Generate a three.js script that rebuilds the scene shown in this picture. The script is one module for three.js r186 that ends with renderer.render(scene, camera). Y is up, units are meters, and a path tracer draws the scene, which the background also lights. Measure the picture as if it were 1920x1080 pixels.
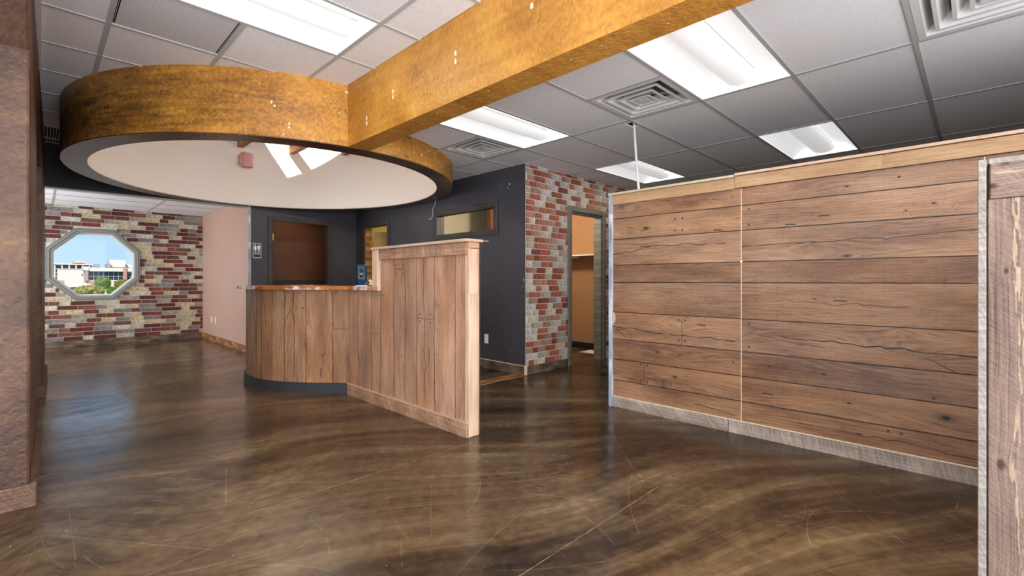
import * as THREE from 'three';
import { mergeGeometries } from 'three/addons/utils/BufferGeometryUtils.js';
import { RectAreaLightUniformsLib } from 'three/addons/lights/RectAreaLightUniformsLib.js';
import { Brush, Evaluator, SUBTRACTION } from 'three-bvh-csg';

// ---------------------------------------------------------------- camera, sky, sun, exposure
RectAreaLightUniformsLib.init();
const scene = new THREE.Scene();
const EYE = 1.09, FOCAL = 880, HORIZON = 526.1, TURN = 0.78931;      // metres, pixels of the 1920 x 1080 frame, radians between the view and the far wall's normal
const sT = Math.sin(TURN), cT = Math.cos(TURN);
const camera = new THREE.PerspectiveCamera(2 * Math.atan(540 / FOCAL) * 180 / Math.PI, 1920 / 1080, 0.05, 600);
camera.position.set(0, EYE, 0);
camera.lookAt(sT, EYE, -cT);
camera.setViewOffset(1920, 1080, 0, 540 - HORIZON, 1920, 1080);
const renderer = new THREE.WebGLRenderer({ antialias: true });
renderer.toneMapping = THREE.LinearToneMapping;
renderer.toneMappingExposure = 1.2;
renderer.shadowMap.enabled = true;

const lerp = (a, b, t) => a + (b - a) * t, clamp01 = (x) => Math.min(1, Math.max(0, x));
{ // clear day: paler at the horizon, deeper blue overhead
  const W = 64, H = 64, data = new Float32Array(W * H * 4);
  for (let y = 0; y < H; y++) {
    const e = clamp01(((y + 0.5) / H - 0.5) * 2), t = Math.pow(e, 0.6);
    for (let x = 0; x < W; x++) data.set([lerp(0.46, 0.12, t), lerp(0.68, 0.3, t), lerp(0.9, 0.68, t), 1], (y * W + x) * 4);
  }
  const sky = new THREE.DataTexture(data, W, H, THREE.RGBAFormat, THREE.FloatType);
  sky.mapping = THREE.EquirectangularReflectionMapping; sky.magFilter = THREE.LinearFilter; sky.needsUpdate = true;
  scene.background = sky;
  scene.environment = sky;
}
const sun = new THREE.DirectionalLight(0xfff1dc, 6.0);
sun.name = 'sun';
sun.position.set(-18, 30, 36); sun.target.position.set(0, 0, 0);
sun.castShadow = true;
Object.assign(sun.shadow.camera, { left: -20, right: 20, top: 20, bottom: -20, near: 1, far: 140 });
scene.add(sun, sun.target);

const LAMP = 2.2;                     // radiance of a lit troffer
const DAY = 4.2;                      // radiance of the daylight area lights added in the unseen windows

// ---------------------------------------------------------------- helpers
let seedState = 7;
const rnd = () => { seedState = (seedState + 0x6d2b79f5) | 0; let t = Math.imul(seedState ^ (seedState >>> 15), 1 | seedState); t = (t + Math.imul(t ^ (t >>> 7), 61 | t)) ^ t; return ((t ^ (t >>> 14)) >>> 0) / 4294967296; };
const reseed = (n) => { seedState = n * 7919 + 13; };
const NOISE = (() => { reseed(1); const a = new Float32Array(65536); for (let i = 0; i < 65536; i++) a[i] = rnd(); return a; })();
function vn(x, y, s = 0) {            // value noise, period 256
  const ix = Math.floor(x), iy = Math.floor(y); let fx = x - ix, fy = y - iy;
  fx = fx * fx * (3 - 2 * fx); fy = fy * fy * (3 - 2 * fy);
  const x0 = (ix + s * 37) & 255, x1 = (x0 + 1) & 255, y0 = ((iy + s * 91) & 255) << 8, y1 = ((iy + s * 91 + 1) & 255) << 8;
  const a = NOISE[x0 + y0], b = NOISE[x1 + y0], c = NOISE[x0 + y1], d = NOISE[x1 + y1];
  return a + (b - a) * fx + (c - a) * fy + (a - b - c + d) * fx * fy;
}
const fbm = (x, y, s = 0, o = 4) => { let v = 0, a = 0.5, n = 0; for (let i = 0; i < o; i++) { v += a * vn(x, y, s + i); n += a; x *= 2.03; y *= 2.03; a *= 0.5; } return v / n; };
function pvn(x, y, px, py, s = 0) {   // tileable value noise: px, py whole lattice periods
  const ix = Math.floor(x), iy = Math.floor(y); let fx = x - ix, fy = y - iy;
  fx = fx * fx * (3 - 2 * fx); fy = fy * fy * (3 - 2 * fy);
  const m = (i, p) => ((i % p) + p) % p, x0 = (m(ix, px) + s * 37) & 255, x1 = (m(ix + 1, px) + s * 37) & 255, y0 = ((m(iy, py) + s * 91) & 255) << 8, y1 = ((m(iy + 1, py) + s * 91) & 255) << 8;
  const a = NOISE[x0 + y0], b = NOISE[x1 + y0], c = NOISE[x0 + y1], d = NOISE[x1 + y1];
  return a + (b - a) * fx + (c - a) * fy + (a - b - c + d) * fx * fy;
}
const pfbm = (x, y, p, s = 0, o = 4) => { let v = 0, a = 0.5, n = 0; for (let i = 0; i < o; i++) { v += a * pvn(x, y, p, p, s + i); n += a; x *= 2; y *= 2; p *= 2; a *= 0.5; } return v / n; };
const hex = (h) => [(h >> 16) & 255, (h >> 8) & 255, h & 255];
const ramp = (stops, t) => {          // stops: [[t, hex], ...] in sRGB
  t = clamp01(t); let k = 1; while (k < stops.length - 1 && t > stops[k][0]) k++;
  const [t0, a] = stops[k - 1], [t1, b] = stops[k], f = clamp01((t - t0) / (t1 - t0)), A = hex(a), B = hex(b);
  return [lerp(A[0], B[0], f), lerp(A[1], B[1], f), lerp(A[2], B[2], f)];
};
function tex(W, H, paint, { srgb = true, repeat = null, wrap = THREE.RepeatWrapping } = {}) {   // paint(u, v, x, y) -> [r, g, b] 0..255, v up
  const d = new Uint8Array(W * H * 4);
  for (let y = 0; y < H; y++) for (let x = 0; x < W; x++) { const c = paint((x + 0.5) / W, (y + 0.5) / H, x, y), i = (y * W + x) * 4; d[i] = c[0]; d[i + 1] = c[1]; d[i + 2] = c[2]; d[i + 3] = 255; }
  return wrapTex(d, W, H, { srgb, repeat, wrap });
}
function wrapTex(d, W, H, { srgb = true, repeat = null, wrap = THREE.RepeatWrapping } = {}) {
  const t = new THREE.DataTexture(d, W, H); t.magFilter = THREE.LinearFilter; t.minFilter = THREE.LinearFilter;
  if (srgb) t.colorSpace = THREE.SRGBColorSpace;
  t.wrapS = t.wrapT = wrap; if (repeat) t.repeat.set(repeat[0], repeat[1]); t.needsUpdate = true;
  return t;
}
const grey = (v) => [v, v, v];
const M = (o) => new THREE.MeshStandardMaterial({ roughness: 0.8, ...o });
const MP = (o) => new THREE.MeshPhysicalMaterial({ roughness: 0.8, ...o });

const taken = new Map();
const numbered = (n) => { const k = taken.get(n) ?? 0; taken.set(n, k + 1); return k ? `${n}_${String(k).padStart(3, '0')}` : n; };
const shade = (m) => { m.castShadow = true; m.receiveShadow = true; return m; };
function thing(name, label, category, base = [0, 0, 0], group) {
  const o = new THREE.Group(); o.name = numbered(name); o.position.set(...base); o.userData = { label, category }; if (group) o.userData.group = group; scene.add(o); return o;
}
function struct(name, base = [0, 0, 0], label) { const o = new THREE.Group(); o.name = numbered(name); o.position.set(...base); o.userData = { kind: 'structure' }; if (label) o.userData.label = label; scene.add(o); return o; }
function part(parent, name, geo, mat, label) {    // geo in world axes and places; moved into the parent's own
  const top = parent.userData.origin ?? parent.position;
  geo.translate(-top.x, -top.y, -top.z);
  const m = shade(new THREE.Mesh(geo, mat)); m.name = name; m.userData.origin = top; if (label) m.userData.label = label; parent.add(m); return m;
}
function solo(name, geo, mat, label, category, group) { const m = shade(new THREE.Mesh(geo, mat)); m.name = numbered(name); m.userData = { label, category }; if (group) m.userData.group = group; scene.add(m); return m; }
function box(x0, x1, y0, y1, z0, z1, off = [0, 0]) {  // uv in metres
  const g = new THREE.BoxGeometry(x1 - x0, y1 - y0, z1 - z0); g.translate((x0 + x1) / 2, (y0 + y1) / 2, (z0 + z1) / 2);
  return metres(g, off);
}
function metres(g, off = [0, 0]) {     // uv by the face's own plane, in metres
  const p = g.attributes.position, n = g.attributes.normal, uv = new Float32Array(p.count * 2);
  for (let i = 0; i < p.count; i++) {
    const ax = Math.abs(n.getX(i)), ay = Math.abs(n.getY(i)), az = Math.abs(n.getZ(i)), x = p.getX(i), y = p.getY(i), z = p.getZ(i);
    const [u, v] = ax >= ay && ax >= az ? [z, y] : ay >= az ? [x, z] : [x, y];
    uv[i * 2] = u + off[0]; uv[i * 2 + 1] = v + off[1];
  }
  g.setAttribute('uv', new THREE.BufferAttribute(uv, 2)); return g;
}
function uvBy(g, f) { const p = g.attributes.position, uv = new Float32Array(p.count * 2); for (let i = 0; i < p.count; i++) { const [u, v] = f(p.getX(i), p.getY(i), p.getZ(i)); uv[i * 2] = u; uv[i * 2 + 1] = v; } g.setAttribute('uv', new THREE.BufferAttribute(uv, 2)); return g; }
// box with chamfered edges
function cbox(x0, x1, y0, y1, z0, z1, c = 0.003, off = [0, 0]) {
  const w = x1 - x0, h = y1 - y0, d = z1 - z0; c = Math.min(c, w / 3, h / 3, d / 3);
  const s = new THREE.Shape(); s.moveTo(-w / 2 + c, -h / 2 + c); s.lineTo(w / 2 - c, -h / 2 + c); s.lineTo(w / 2 - c, h / 2 - c); s.lineTo(-w / 2 + c, h / 2 - c); s.closePath();
  const g = new THREE.ExtrudeGeometry(s, { depth: d - 2 * c, bevelEnabled: true, bevelSize: c, bevelThickness: c, bevelSegments: 1 });
  g.translate((x0 + x1) / 2, (y0 + y1) / 2, z0 + c); return metres(g, off);
}
const poly = (pts) => { const s = new THREE.Shape(); pts.forEach(([x, y], i) => (i ? s.lineTo(x, y) : s.moveTo(x, y))); s.closePath(); return s; };
function wallZ(x0, x1, y0, y1, z0, z1, holes = []) {   // wall across z, holes: polygons in x, y; one that reaches the foot is a doorway
  const xs = (h) => h.map((p) => p[0]), low = holes.filter((h) => Math.min(...h.map((p) => p[1])) <= y0).sort((a, b) => Math.min(...xs(a)) - Math.min(...xs(b)));
  const foot = low.flatMap((h) => { const a = Math.min(...xs(h)), b = Math.max(...xs(h)), t = Math.max(...h.map((p) => p[1])); return [[a, y0], [a, t], [b, t], [b, y0]]; });
  const s = poly([[x0, y0], ...foot, [x1, y0], [x1, y1], [x0, y1]]);
  for (const h of holes.filter((q) => !low.includes(q))) { const p = new THREE.Path(); [...h].reverse().forEach(([x, y], i) => (i ? p.lineTo(x, y) : p.moveTo(x, y))); p.closePath(); s.holes.push(p); }
  const g = new THREE.ExtrudeGeometry(s, { depth: z1 - z0, bevelEnabled: false }); g.translate(0, 0, z0); return metres(g);
}
function wallX(z0, z1, y0, y1, x0, x1, holes = []) {   // wall across x, holes in z, y
  const g = wallZ(-z1, -z0, y0, y1, x0, x1, holes.map((h) => h.map(([z, y]) => [-z, y]))); g.rotateY(Math.PI / 2); return metres(g);
}
const rect = (a0, a1, b0, b1) => [[a0, b0], [a1, b0], [a1, b1], [a0, b1]];
const cyl = (r0, r1, h, x, y, z, n = 24) => { const g = new THREE.CylinderGeometry(r1, r0, h, n); g.translate(x, y + h / 2, z); return g; };
const tube = (pts, r, seg = 40) => new THREE.TubeGeometry(new THREE.CatmullRomCurve3(pts.map((p) => new THREE.Vector3(...p))), seg, r, 8, false);
// a pixel's direction, met with the plane z = const (used for what stands far outside the window)
const dirOf = (px, py) => { const r = (px - 960) / FOCAL; return [sT + cT * r, (HORIZON - py) / FOCAL, -(cT - sT * r)]; };
const atZ = (px, py, z) => { const d = dirOf(px, py), t = z / d[2]; return [d[0] * t, EYE + d[1] * t]; };
const pxOf = (x, z) => 960 + FOCAL * (x * cT + z * sT) / (x * sT - z * cT);

// levels and planes read from the photograph
const CL = 2.72, CR = 2.44, CF = 2.33;                 // ceilings: high bay on the drum side, low bay by the partition, far alcove
const ZFAR = -10.6, ZREST = -7.8, ZBRICK = -3.7, XPINK = 2.22, XDARK = 3.95, XPART = 3.52, XHALF = 2.1, XBEAM = 1.82;

// ---------------------------------------------------------------- textures and materials
// printed plank wood: u along the grain, v across, both in metres; k tells planks apart
function woodTone(u, v, k) {
  const w = fbm(u * 1.6 + k * 7.3, v * 7 + k * 3.7, 3, 3) - 0.5, c0 = v - 0.03 - 0.1 * vn(k * 1.7, 3.3, 4), eye = Math.max(0, 1 - Math.abs(vn(u * 1.1 + k * 9.1, k * 2.3, 8) - 0.55) * 4);
  const vv = v + w * 0.045 + eye * 0.05 * Math.sin(c0 * 26);
  const r = Math.abs(((vv * 58 + (fbm(u * 1.0 + k * 11.1, v * 4 + k, 9, 2) - 0.5) * 9) % 1 + 1) % 1 - 0.5) * 2;
  const f1 = vn(u * 16, vv * 380 + k * 17, 5), f2 = vn(u * 6, vv * 120 + k * 5, 6), f3 = vn(u * 70, v * 800, 7), pore = vn(u * 30, vv * 520, 12);
  const b = fbm(u * 2.6 + k * 5.7, v * 9 + k * 1.3, 11, 4), big = vn(u * 0.8 + k * 3.1, v * 3 + k * 4.7, 14);
  return 0.55 + (r - 0.5) * 0.13 + (f1 - 0.5) * 0.16 + (f2 - 0.5) * 0.14 + (f3 - 0.5) * 0.16 + (b - 0.5) * 0.5 + (big - 0.5) * 0.22 - Math.max(0, pore - 0.78) * 0.9;
}
const OAK = [[0, 0x432b1d], [0.3, 0x6c4a34], [0.55, 0x936c4d], [0.78, 0xb08765], [1, 0xc89f7c]];
// a printed sheet of planks as one texture: G long (grain), A wide, rows = edges of the planks across; marks: cracks, nails, slots in metres
function woodSheet(G, A, perM, rows, tones, marks, stops = OAK, seed = 0) {
  const W = Math.round(G * perM), H = Math.round(A * perM), d = new Uint8Array(W * H * 4);
  for (let y = 0; y < H; y++) {
    const v = (y + 0.5) / perM; let k = 0; while (k < rows.length - 2 && v > rows[k + 1]) k++;
    for (let x = 0; x < W; x++) {
      const u = (x + 0.5) / perM, c = ramp(stops, woodTone(u + seed * 3.3, v, k + seed * 20) + (tones[k % tones.length] ?? 0)), i = (y * W + x) * 4;
      const p = vn(u * 1.3 + k * 3, v * 3, 21 + seed) - 0.5; d[i] = Math.max(0, c[0] + p * 10); d[i + 1] = c[1]; d[i + 2] = Math.max(0, c[2] - p * 12); d[i + 3] = 255;
    }
  }
  for (const r of rows) for (let y = Math.max(0, Math.floor((r - 0.006) * perM)); y <= Math.min(H - 1, (r + 0.006) * perM); y++) for (let x = 0; x < W; x++) {   // the printed plank edges, uneven like ink on film
    const u = (x + 0.5) / perM, e = Math.abs((y + 0.5) / perM - r), w = 0.0021 + 0.0012 * vn(u * 22, r * 91, 27), a = e < w ? 0.62 : e < w + 0.0012 ? 0.25 : 0, i = (y * W + x) * 4; for (let c = 0; c < 3; c++) d[i + c] *= 1 - a; }
  const blot = (u, v, ru, rv, dark, soft = 1) => {
    for (let y = Math.max(0, Math.floor((v - rv) * perM)); y <= Math.min(H - 1, (v + rv) * perM); y++) for (let x = Math.max(0, Math.floor((u - ru) * perM)); x <= Math.min(W - 1, (u + ru) * perM); x++) {
      const e = Math.hypot(((x + 0.5) / perM - u) / ru, ((y + 0.5) / perM - v) / rv), a = clamp01((1 - e) * soft * 2) * dark, i = (y * W + x) * 4;
      for (let c = 0; c < 3; c++) d[i + c] *= 1 - a * (c === 2 ? 1 : 0.95);
    }
  };
  for (const m of marks) {
    if (m.nail) { blot(m.nail[0], m.nail[1], 0.0085, 0.0085, 0.62, 1.5); blot(m.nail[0] - 0.002, m.nail[1] + 0.001, 0.004, 0.004, 0.4); }
    if (m.knot) { const [u, v, r] = m.knot; blot(u, v, r * 2.2, r, 0.35, 0.6); blot(u, v, r * 0.7, r * 0.5, 0.7); }
    if (m.slot) for (let t = 0; t <= 1; t += 0.04) blot(m.slot[0] + t * m.slot[2], m.slot[1] + Math.sin(t * 5) * 0.0015, 0.004, 0.0045, 0.55);
    if (m.crack) {
      const [u0, v0, u1, v1, w = 0.0035] = m.crack, n = Math.ceil(Math.hypot(u1 - u0, v1 - v0) * perM / 1.5);
      for (let i = 0; i <= n; i++) { const t = i / n, u = lerp(u0, u1, t), v = lerp(v0, v1, t) + (fbm(u * 9, v0 * 31 + seed, 17, 3) - 0.5) * 0.045 * Math.sin(Math.PI * clamp01(t * 1.0)), s = 0.35 + 0.65 * vn(u * 22, v0 * 77, 19); blot(u, v, 0.004, w * s, 0.6, 1.6); }
    }
    if (m.holes) { reseed(Math.round(m.holes[0] * 1000)); for (let i = 0; i < 26; i++) blot(m.holes[0] + (rnd() - 0.5) * m.holes[2], m.holes[1] + (rnd() - 0.5) * m.holes[3], 0.0028, 0.0028, 0.6); }
    if (m.joint) for (let v = m.joint[1]; v < m.joint[2]; v += 0.0015) blot(m.joint[0], v, 0.0022, 0.002, 0.45);
  }
  return wrapTex(d, W, H, { wrap: THREE.ClampToEdgeWrapping });
}
// rough-sawn boards: slanted saw marks over grain, 1 m x 0.25 m
const sawn = (stops, s, streak = 0) => tex(1024, 256, (u, v) => {
  const x = u, y = v * 0.25, saw = vn((x + y * 0.55 + 0.02 * Math.sin(y * 20)) * 150, y * 12, s) - 0.5, g = vn(x * 5, y * 240, s + 1) - 0.5, b = pfbm(u * 6, v * 2, 2, s + 2, 3) - 0.5, f = vn(x * 160, y * 500, s + 3) - 0.5;
  const st = streak ? Math.max(0, vn(x * 3, y * 60, s + 4) - 0.72) * streak * (0.5 + vn(x * 60, y * 200, s + 5)) : 0;
  return ramp(stops, 0.5 + saw * 0.34 + g * 0.3 + b * 0.6 + f * 0.22 + st);
}, { repeat: [1, 4] });
const GREYWOOD = [[0, 0x6a5a4c], [0.5, 0x9b8b7d], [1, 0xcdc0b2]], TANWOOD = [[0, 0x6b4a35], [0.5, 0xa47d60], [1, 0xcfae92]], PALEWOOD = [[0, 0xa37d60], [0.5, 0xcaa98c], [1, 0xe0c8b2]];
const sawnBump = tex(512, 128, (u, v) => grey(128 + (vn((u + v * 0.14) * 150, v * 3, 40) - 0.5) * 160 + (vn(u * 80, v * 120, 41) - 0.5) * 90), { srgb: false, repeat: [1, 4] });
const mGreyBoard = M({ map: sawn(GREYWOOD, 31), bumpMap: sawnBump, bumpScale: 0.0012, roughness: 0.9 });
const mTanBoard = M({ map: sawn(TANWOOD, 51), bumpMap: sawnBump, bumpScale: 0.0012, roughness: 0.9 });
const mDarkBoard = M({ map: sawn([[0, 0x3f2d24], [0.5, 0x614839], [1, 0x97806d]], 57), bumpMap: sawnBump, bumpScale: 0.0012, roughness: 0.9 });
const mGreyStrip = M({ map: sawn([[0, 0x5f574f], [0.5, 0x80786f], [1, 0xa39b91]], 59), roughness: 0.9 });
const barnTex = (sd) => tex(1024, 128, (u, v) => {   // 1.4 m along the grain, 0.15 m across
  const x = u * 1.4, y = v * 0.15, w = (fbm(x * 2.2, y * 4, sd, 3) - 0.5) * 0.03; let kn = 0, rr = 0;
  for (const [kx, ky, r] of [[0.13, 0.035, 0.012], [0.16, 0.105, 0.01], [0.52, 0.03, 0.014], [0.98, 0.1, 0.01], [1.12, 0.04, 0.007]]) { const e = Math.hypot((x - kx) * 0.6, y - ky) / r; if (e < 1) kn = Math.max(kn, 1 - e); rr += Math.exp(-e * e * 0.12) * r; }
  const yy = y + w + rr * 0.7, g = vn(x * 6, yy * 420, sd + 1) - 0.5, g2 = vn(x * 3, yy * 130, sd + 2) - 0.5, saw = vn((x + y * 0.8) * 240, y * 14, sd + 3) - 0.5, b = fbm(x * 3, y * 14, sd + 4, 3) - 0.5, f = vn(x * 260, y * 500, sd + 5) - 0.5;
  const band = Math.abs(yy - 0.068 - 0.006 * Math.sin(x * 9)) < 0.008 && vn(x * 26, yy * 260, sd + 6) > 0.5;
  if (band) return ramp([[0, 0x806d5a], [1, 0x9d8a73]], vn(x * 50, yy * 300, sd + 7));
  return ramp([[0, 0x3b2e27], [0.45, 0x6c594d], [0.75, 0x826e60], [1, 0xa08c7b]], 0.5 + g * 0.34 + g2 * 0.26 + saw * 0.2 + b * 0.45 + f * 0.2 - kn * 0.9);
}, { repeat: [1 / 1.4, 1 / 0.15] });
const mBarn = M({ map: barnTex(61), bumpMap: sawnBump, bumpScale: 0.001, roughness: 0.95 });
const mPost = M({ map: tex(512, 512, (u, v) => ramp(PALEWOOD, 0.55 + (vn(u * 3, v * 130, 71) - 0.5) * 0.4 + (fbm(u * 4, v * 12, 72, 3) - 0.5) * 0.6), { repeat: [1, 1] }), roughness: 0.75 });
const mPostV = M({ map: tex(512, 512, (u, v) => ramp(PALEWOOD, 0.55 + (vn(u * 130, v * 3, 71) - 0.5) * 0.4 + (fbm(u * 12, v * 4, 72, 3) - 0.5) * 0.6), { repeat: [1, 1] }), roughness: 0.75 });
const mRailOak = M({ map: tex(1024, 256, (u, v) => ramp([[0, 0x7d5a3c], [0.5, 0xb18c64], [1, 0xd2b48c]], woodTone(u * 1.0, v * 0.25, 3)), { repeat: [1, 4] }), roughness: 0.6 });
const mGroove = M({ color: 0x6b4d38, roughness: 1 });
const mCream = M({ color: 0xe6d3b6, roughness: 0.7 });

// stained, polished concrete: 5.6 m x 5.6 m
const FLOOR = 5.6;
const floorStreak = (x, y) => { const a = 0.9 * (fbm(x * 0.35 + 3, y * 0.35, 81, 2) - 0.5) * 3.1, ca = Math.cos(a), sa = Math.sin(a); return [x * ca + y * sa, -x * sa + y * ca]; };
const floorColor = (() => {
  const N = 2048, d = new Uint8Array(N * N * 4);
  const stops = [[0, 0x23190f], [0.3, 0x3f2e1e], [0.55, 0x56432d], [0.8, 0x6a553b], [1, 0x836d50]];
  for (let j = 0; j < N; j++) for (let i = 0; i < N; i++) {
    const x = i / N * FLOOR, y = j / N * FLOOR, [p, q] = floorStreak(x, y);
    const big = fbm(p * 0.55, q * 1.5, 82, 4), mid = fbm(p * 2.2, q * 5, 84, 4), fine = fbm(x * 30, y * 30, 86, 3), smear = fbm(p * 0.8, q * 7, 88, 3), spot = vn(x * 190, y * 190, 90);
    let t = 0.5 + (big - 0.5) * 1.15 + (mid - 0.5) * 0.75 + (smear - 0.5) * 0.7 + (fine - 0.5) * 0.36 + (fbm(p * 3.5, q * 60, 97, 2) - 0.5) * 0.3;
    if (spot > 0.965) t -= 0.12;
    const c = ramp(stops, t), o = (vn(p * 0.9, q * 1.1, 92) - 0.5) * 9, k = (j * N + i) * 4;
    d[k] = c[0] + o * 0.6; d[k + 1] = c[1]; d[k + 2] = Math.max(0, c[2] - o * 0.9); d[k + 3] = 255;
  }
  reseed(5);                                   // scuffs and fine scratches
  const scratch = (x, y, a, len, bend, w, lift) => { for (let t = 0; t < len; t += 0.0012) { x += Math.cos(a) * 0.0012; y += Math.sin(a) * 0.0012; a += bend * 0.0012; const s = lift * (0.3 + 0.7 * vn(t * 60, x * 9, 95)); for (let q = -w; q <= w; q++) { const i = Math.round((x - Math.sin(a) * q * 0.0015) / FLOOR * N), j = Math.round((y + Math.cos(a) * q * 0.0015) / FLOOR * N), k = ((((j % N) + N) % N) * N + (((i % N) + N) % N)) * 4; for (let c = 0; c < 3; c++) d[k + c] = Math.min(255, d[k + c] + s * (c === 2 ? 0.85 : 1)); } } };
  for (let i = 0; i < 420; i++) scratch(rnd() * FLOOR, rnd() * FLOOR, rnd() * 6.28, 0.05 + rnd() * rnd() * 0.9, (rnd() - 0.5) * 3, 0, 8 + rnd() * 26);
  for (let i = 0; i < 40; i++) scratch(rnd() * FLOOR, rnd() * FLOOR, (rnd() < 0.5 ? 0.5 : 2.3) + rnd() * 0.5, 0.5 + rnd() * 1.6, (rnd() - 0.5) * 0.7, 0, 14 + rnd() * 26);
  for (let i = 0; i < 90; i++) scratch(rnd() * FLOOR, rnd() * FLOOR, rnd() * 6.28, 0.003 + rnd() * 0.006, 0, 0, 50 + rnd() * 60);
  return wrapTex(d, N, N, { repeat: [1 / FLOOR, 1 / FLOOR], wrap: THREE.MirroredRepeatWrapping });
})();
const floorRough = tex(1024, 1024, (u, v) => { const x = u * FLOOR, y = v * FLOOR, [p, q] = floorStreak(x, y); return grey(56 + (fbm(p * 1.2, q * 9, 101, 4) - 0.5) * 70 + (fbm(x * 14, y * 14, 102, 3) - 0.5) * 36); }, { srgb: false, repeat: [1 / FLOOR, 1 / FLOOR], wrap: THREE.MirroredRepeatWrapping });
const floorBump = tex(1024, 1024, (u, v) => { const x = u * FLOOR, y = v * FLOOR, [p, q] = floorStreak(x, y); return grey(128 + (fbm(p * 1.6, q * 6, 103, 4) - 0.5) * 150); }, { srgb: false, repeat: [1 / FLOOR, 1 / FLOOR], wrap: THREE.MirroredRepeatWrapping });
const mFloor = MP({ map: floorColor, roughnessMap: floorRough, roughness: 1, bumpMap: floorBump, bumpScale: 0.001, specularIntensity: 0.9 });

// hand-rubbed metallic-looking wall glaze: brown and gold
const stucco = tex(1024, 1024, (u, v) => { const a = pfbm(u * 110, v * 110, 110, 111, 3), b = pfbm(u * 46, v * 46, 46, 112, 2); return grey(128 + (a - 0.5) * 230 + (b - 0.5) * 120); }, { srgb: false, repeat: [1 / 1.5, 1 / 1.5] });
const glaze = (stops, s, chips, contrast) => { const N = 1024, t = (u, v) => 0.5 + (pfbm(u * 8, v * 8, 8, s, 5) - 0.5) * contrast + (pfbm(u * 120, v * 120, 120, s + 7, 2) - 0.5) * 0.26 + (pvn(u * 3, v * 64, 3, 64, s + 9) - 0.5) * 0.16; reseed(s);
  const d = new Uint8Array(N * N * 4); for (let j = 0; j < N; j++) for (let i = 0; i < N; i++) { const c = ramp(stops, t(i / N, j / N)), k = (j * N + i) * 4; d[k] = c[0]; d[k + 1] = c[1]; d[k + 2] = c[2]; d[k + 3] = 255; }
  for (let n = 0; n < chips; n++) { const x = rnd() * N, y = rnd() * N, r = 1 + rnd() * rnd() * 5, e = 0.5 + rnd() * 2; for (let j = -r * e; j <= r * e; j++) for (let i = -r; i <= r; i++) if ((i / r) ** 2 + (j / (r * e)) ** 2 < 0.3 + rnd() * 0.7) { const k = ((Math.floor(y + j + N) % N) * N + (Math.floor(x + i + N) % N)) * 4; d[k] = 238; d[k + 1] = 226; d[k + 2] = 196; } }
  return wrapTex(d, N, N, { repeat: [1 / 2, 1 / 2] }); };
const mGold = MP({ map: glaze([[0, 0x7c5019], [0.3, 0xa16b26], [0.55, 0xc08636], [0.8, 0xd59e4b], [1, 0xe8ba70]], 121, 22, 0.5), bumpMap: stucco, bumpScale: 0.003, roughness: 0.42, specularIntensity: 0.8 });
const mBrown = MP({ map: glaze([[0, 0x2f1f15], [0.35, 0x493123], [0.6, 0x5b402b], [0.85, 0x765839], [1, 0x947246]], 131, 8, 0.9), bumpMap: stucco, bumpScale: 0.003, roughness: 0.5, specularIntensity: 0.8 });
const eggshell = tex(512, 512, (u, v) => grey(128 + (pfbm(u * 120, v * 120, 120, 141, 2) - 0.5) * 200), { srgb: false, repeat: [1 / 0.5, 1 / 0.5] });
const mottled = (base, s, amp = 8) => tex(512, 512, (u, v) => { const c = hex(base), n = (pfbm(u * 4, v * 4, 4, s, 5) - 0.5) * amp * 2 + (pfbm(u * 100, v * 100, 100, s + 3, 2) - 0.5) * amp; return [c[0] + n, c[1] + n, c[2] + n].map((x) => Math.max(0, Math.min(255, x))); }, { repeat: [1 / 2, 1 / 2] });
const mWhiteLining = M({ map: mottled(0xf0eae0, 145, 3), bumpMap: eggshell, bumpScale: 0.0006, roughness: 0.75 });
const mPink = M({ map: mottled(0xc6a38f, 147, 6), bumpMap: eggshell, bumpScale: 0.001, roughness: 0.5 });
const mTan = M({ map: mottled(0xae8058, 149, 6), bumpMap: eggshell, bumpScale: 0.001, roughness: 0.7 });
const mCreamWall = M({ map: mottled(0xd9d0b4, 151, 4), roughness: 0.85 });
const mBrownWall = M({ map: mottled(0x6d4226, 153, 6), bumpMap: eggshell, bumpScale: 0.0015, roughness: 0.45 });
const mYellowWall = M({ map: mottled(0xd8c98c, 154, 4), roughness: 0.85 });
const mPlainWall = M({ map: mottled(0xb9a48e, 155, 5), roughness: 0.85 });
const mOuter = M({ color: 0xb7aa9a, roughness: 0.9 });
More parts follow.
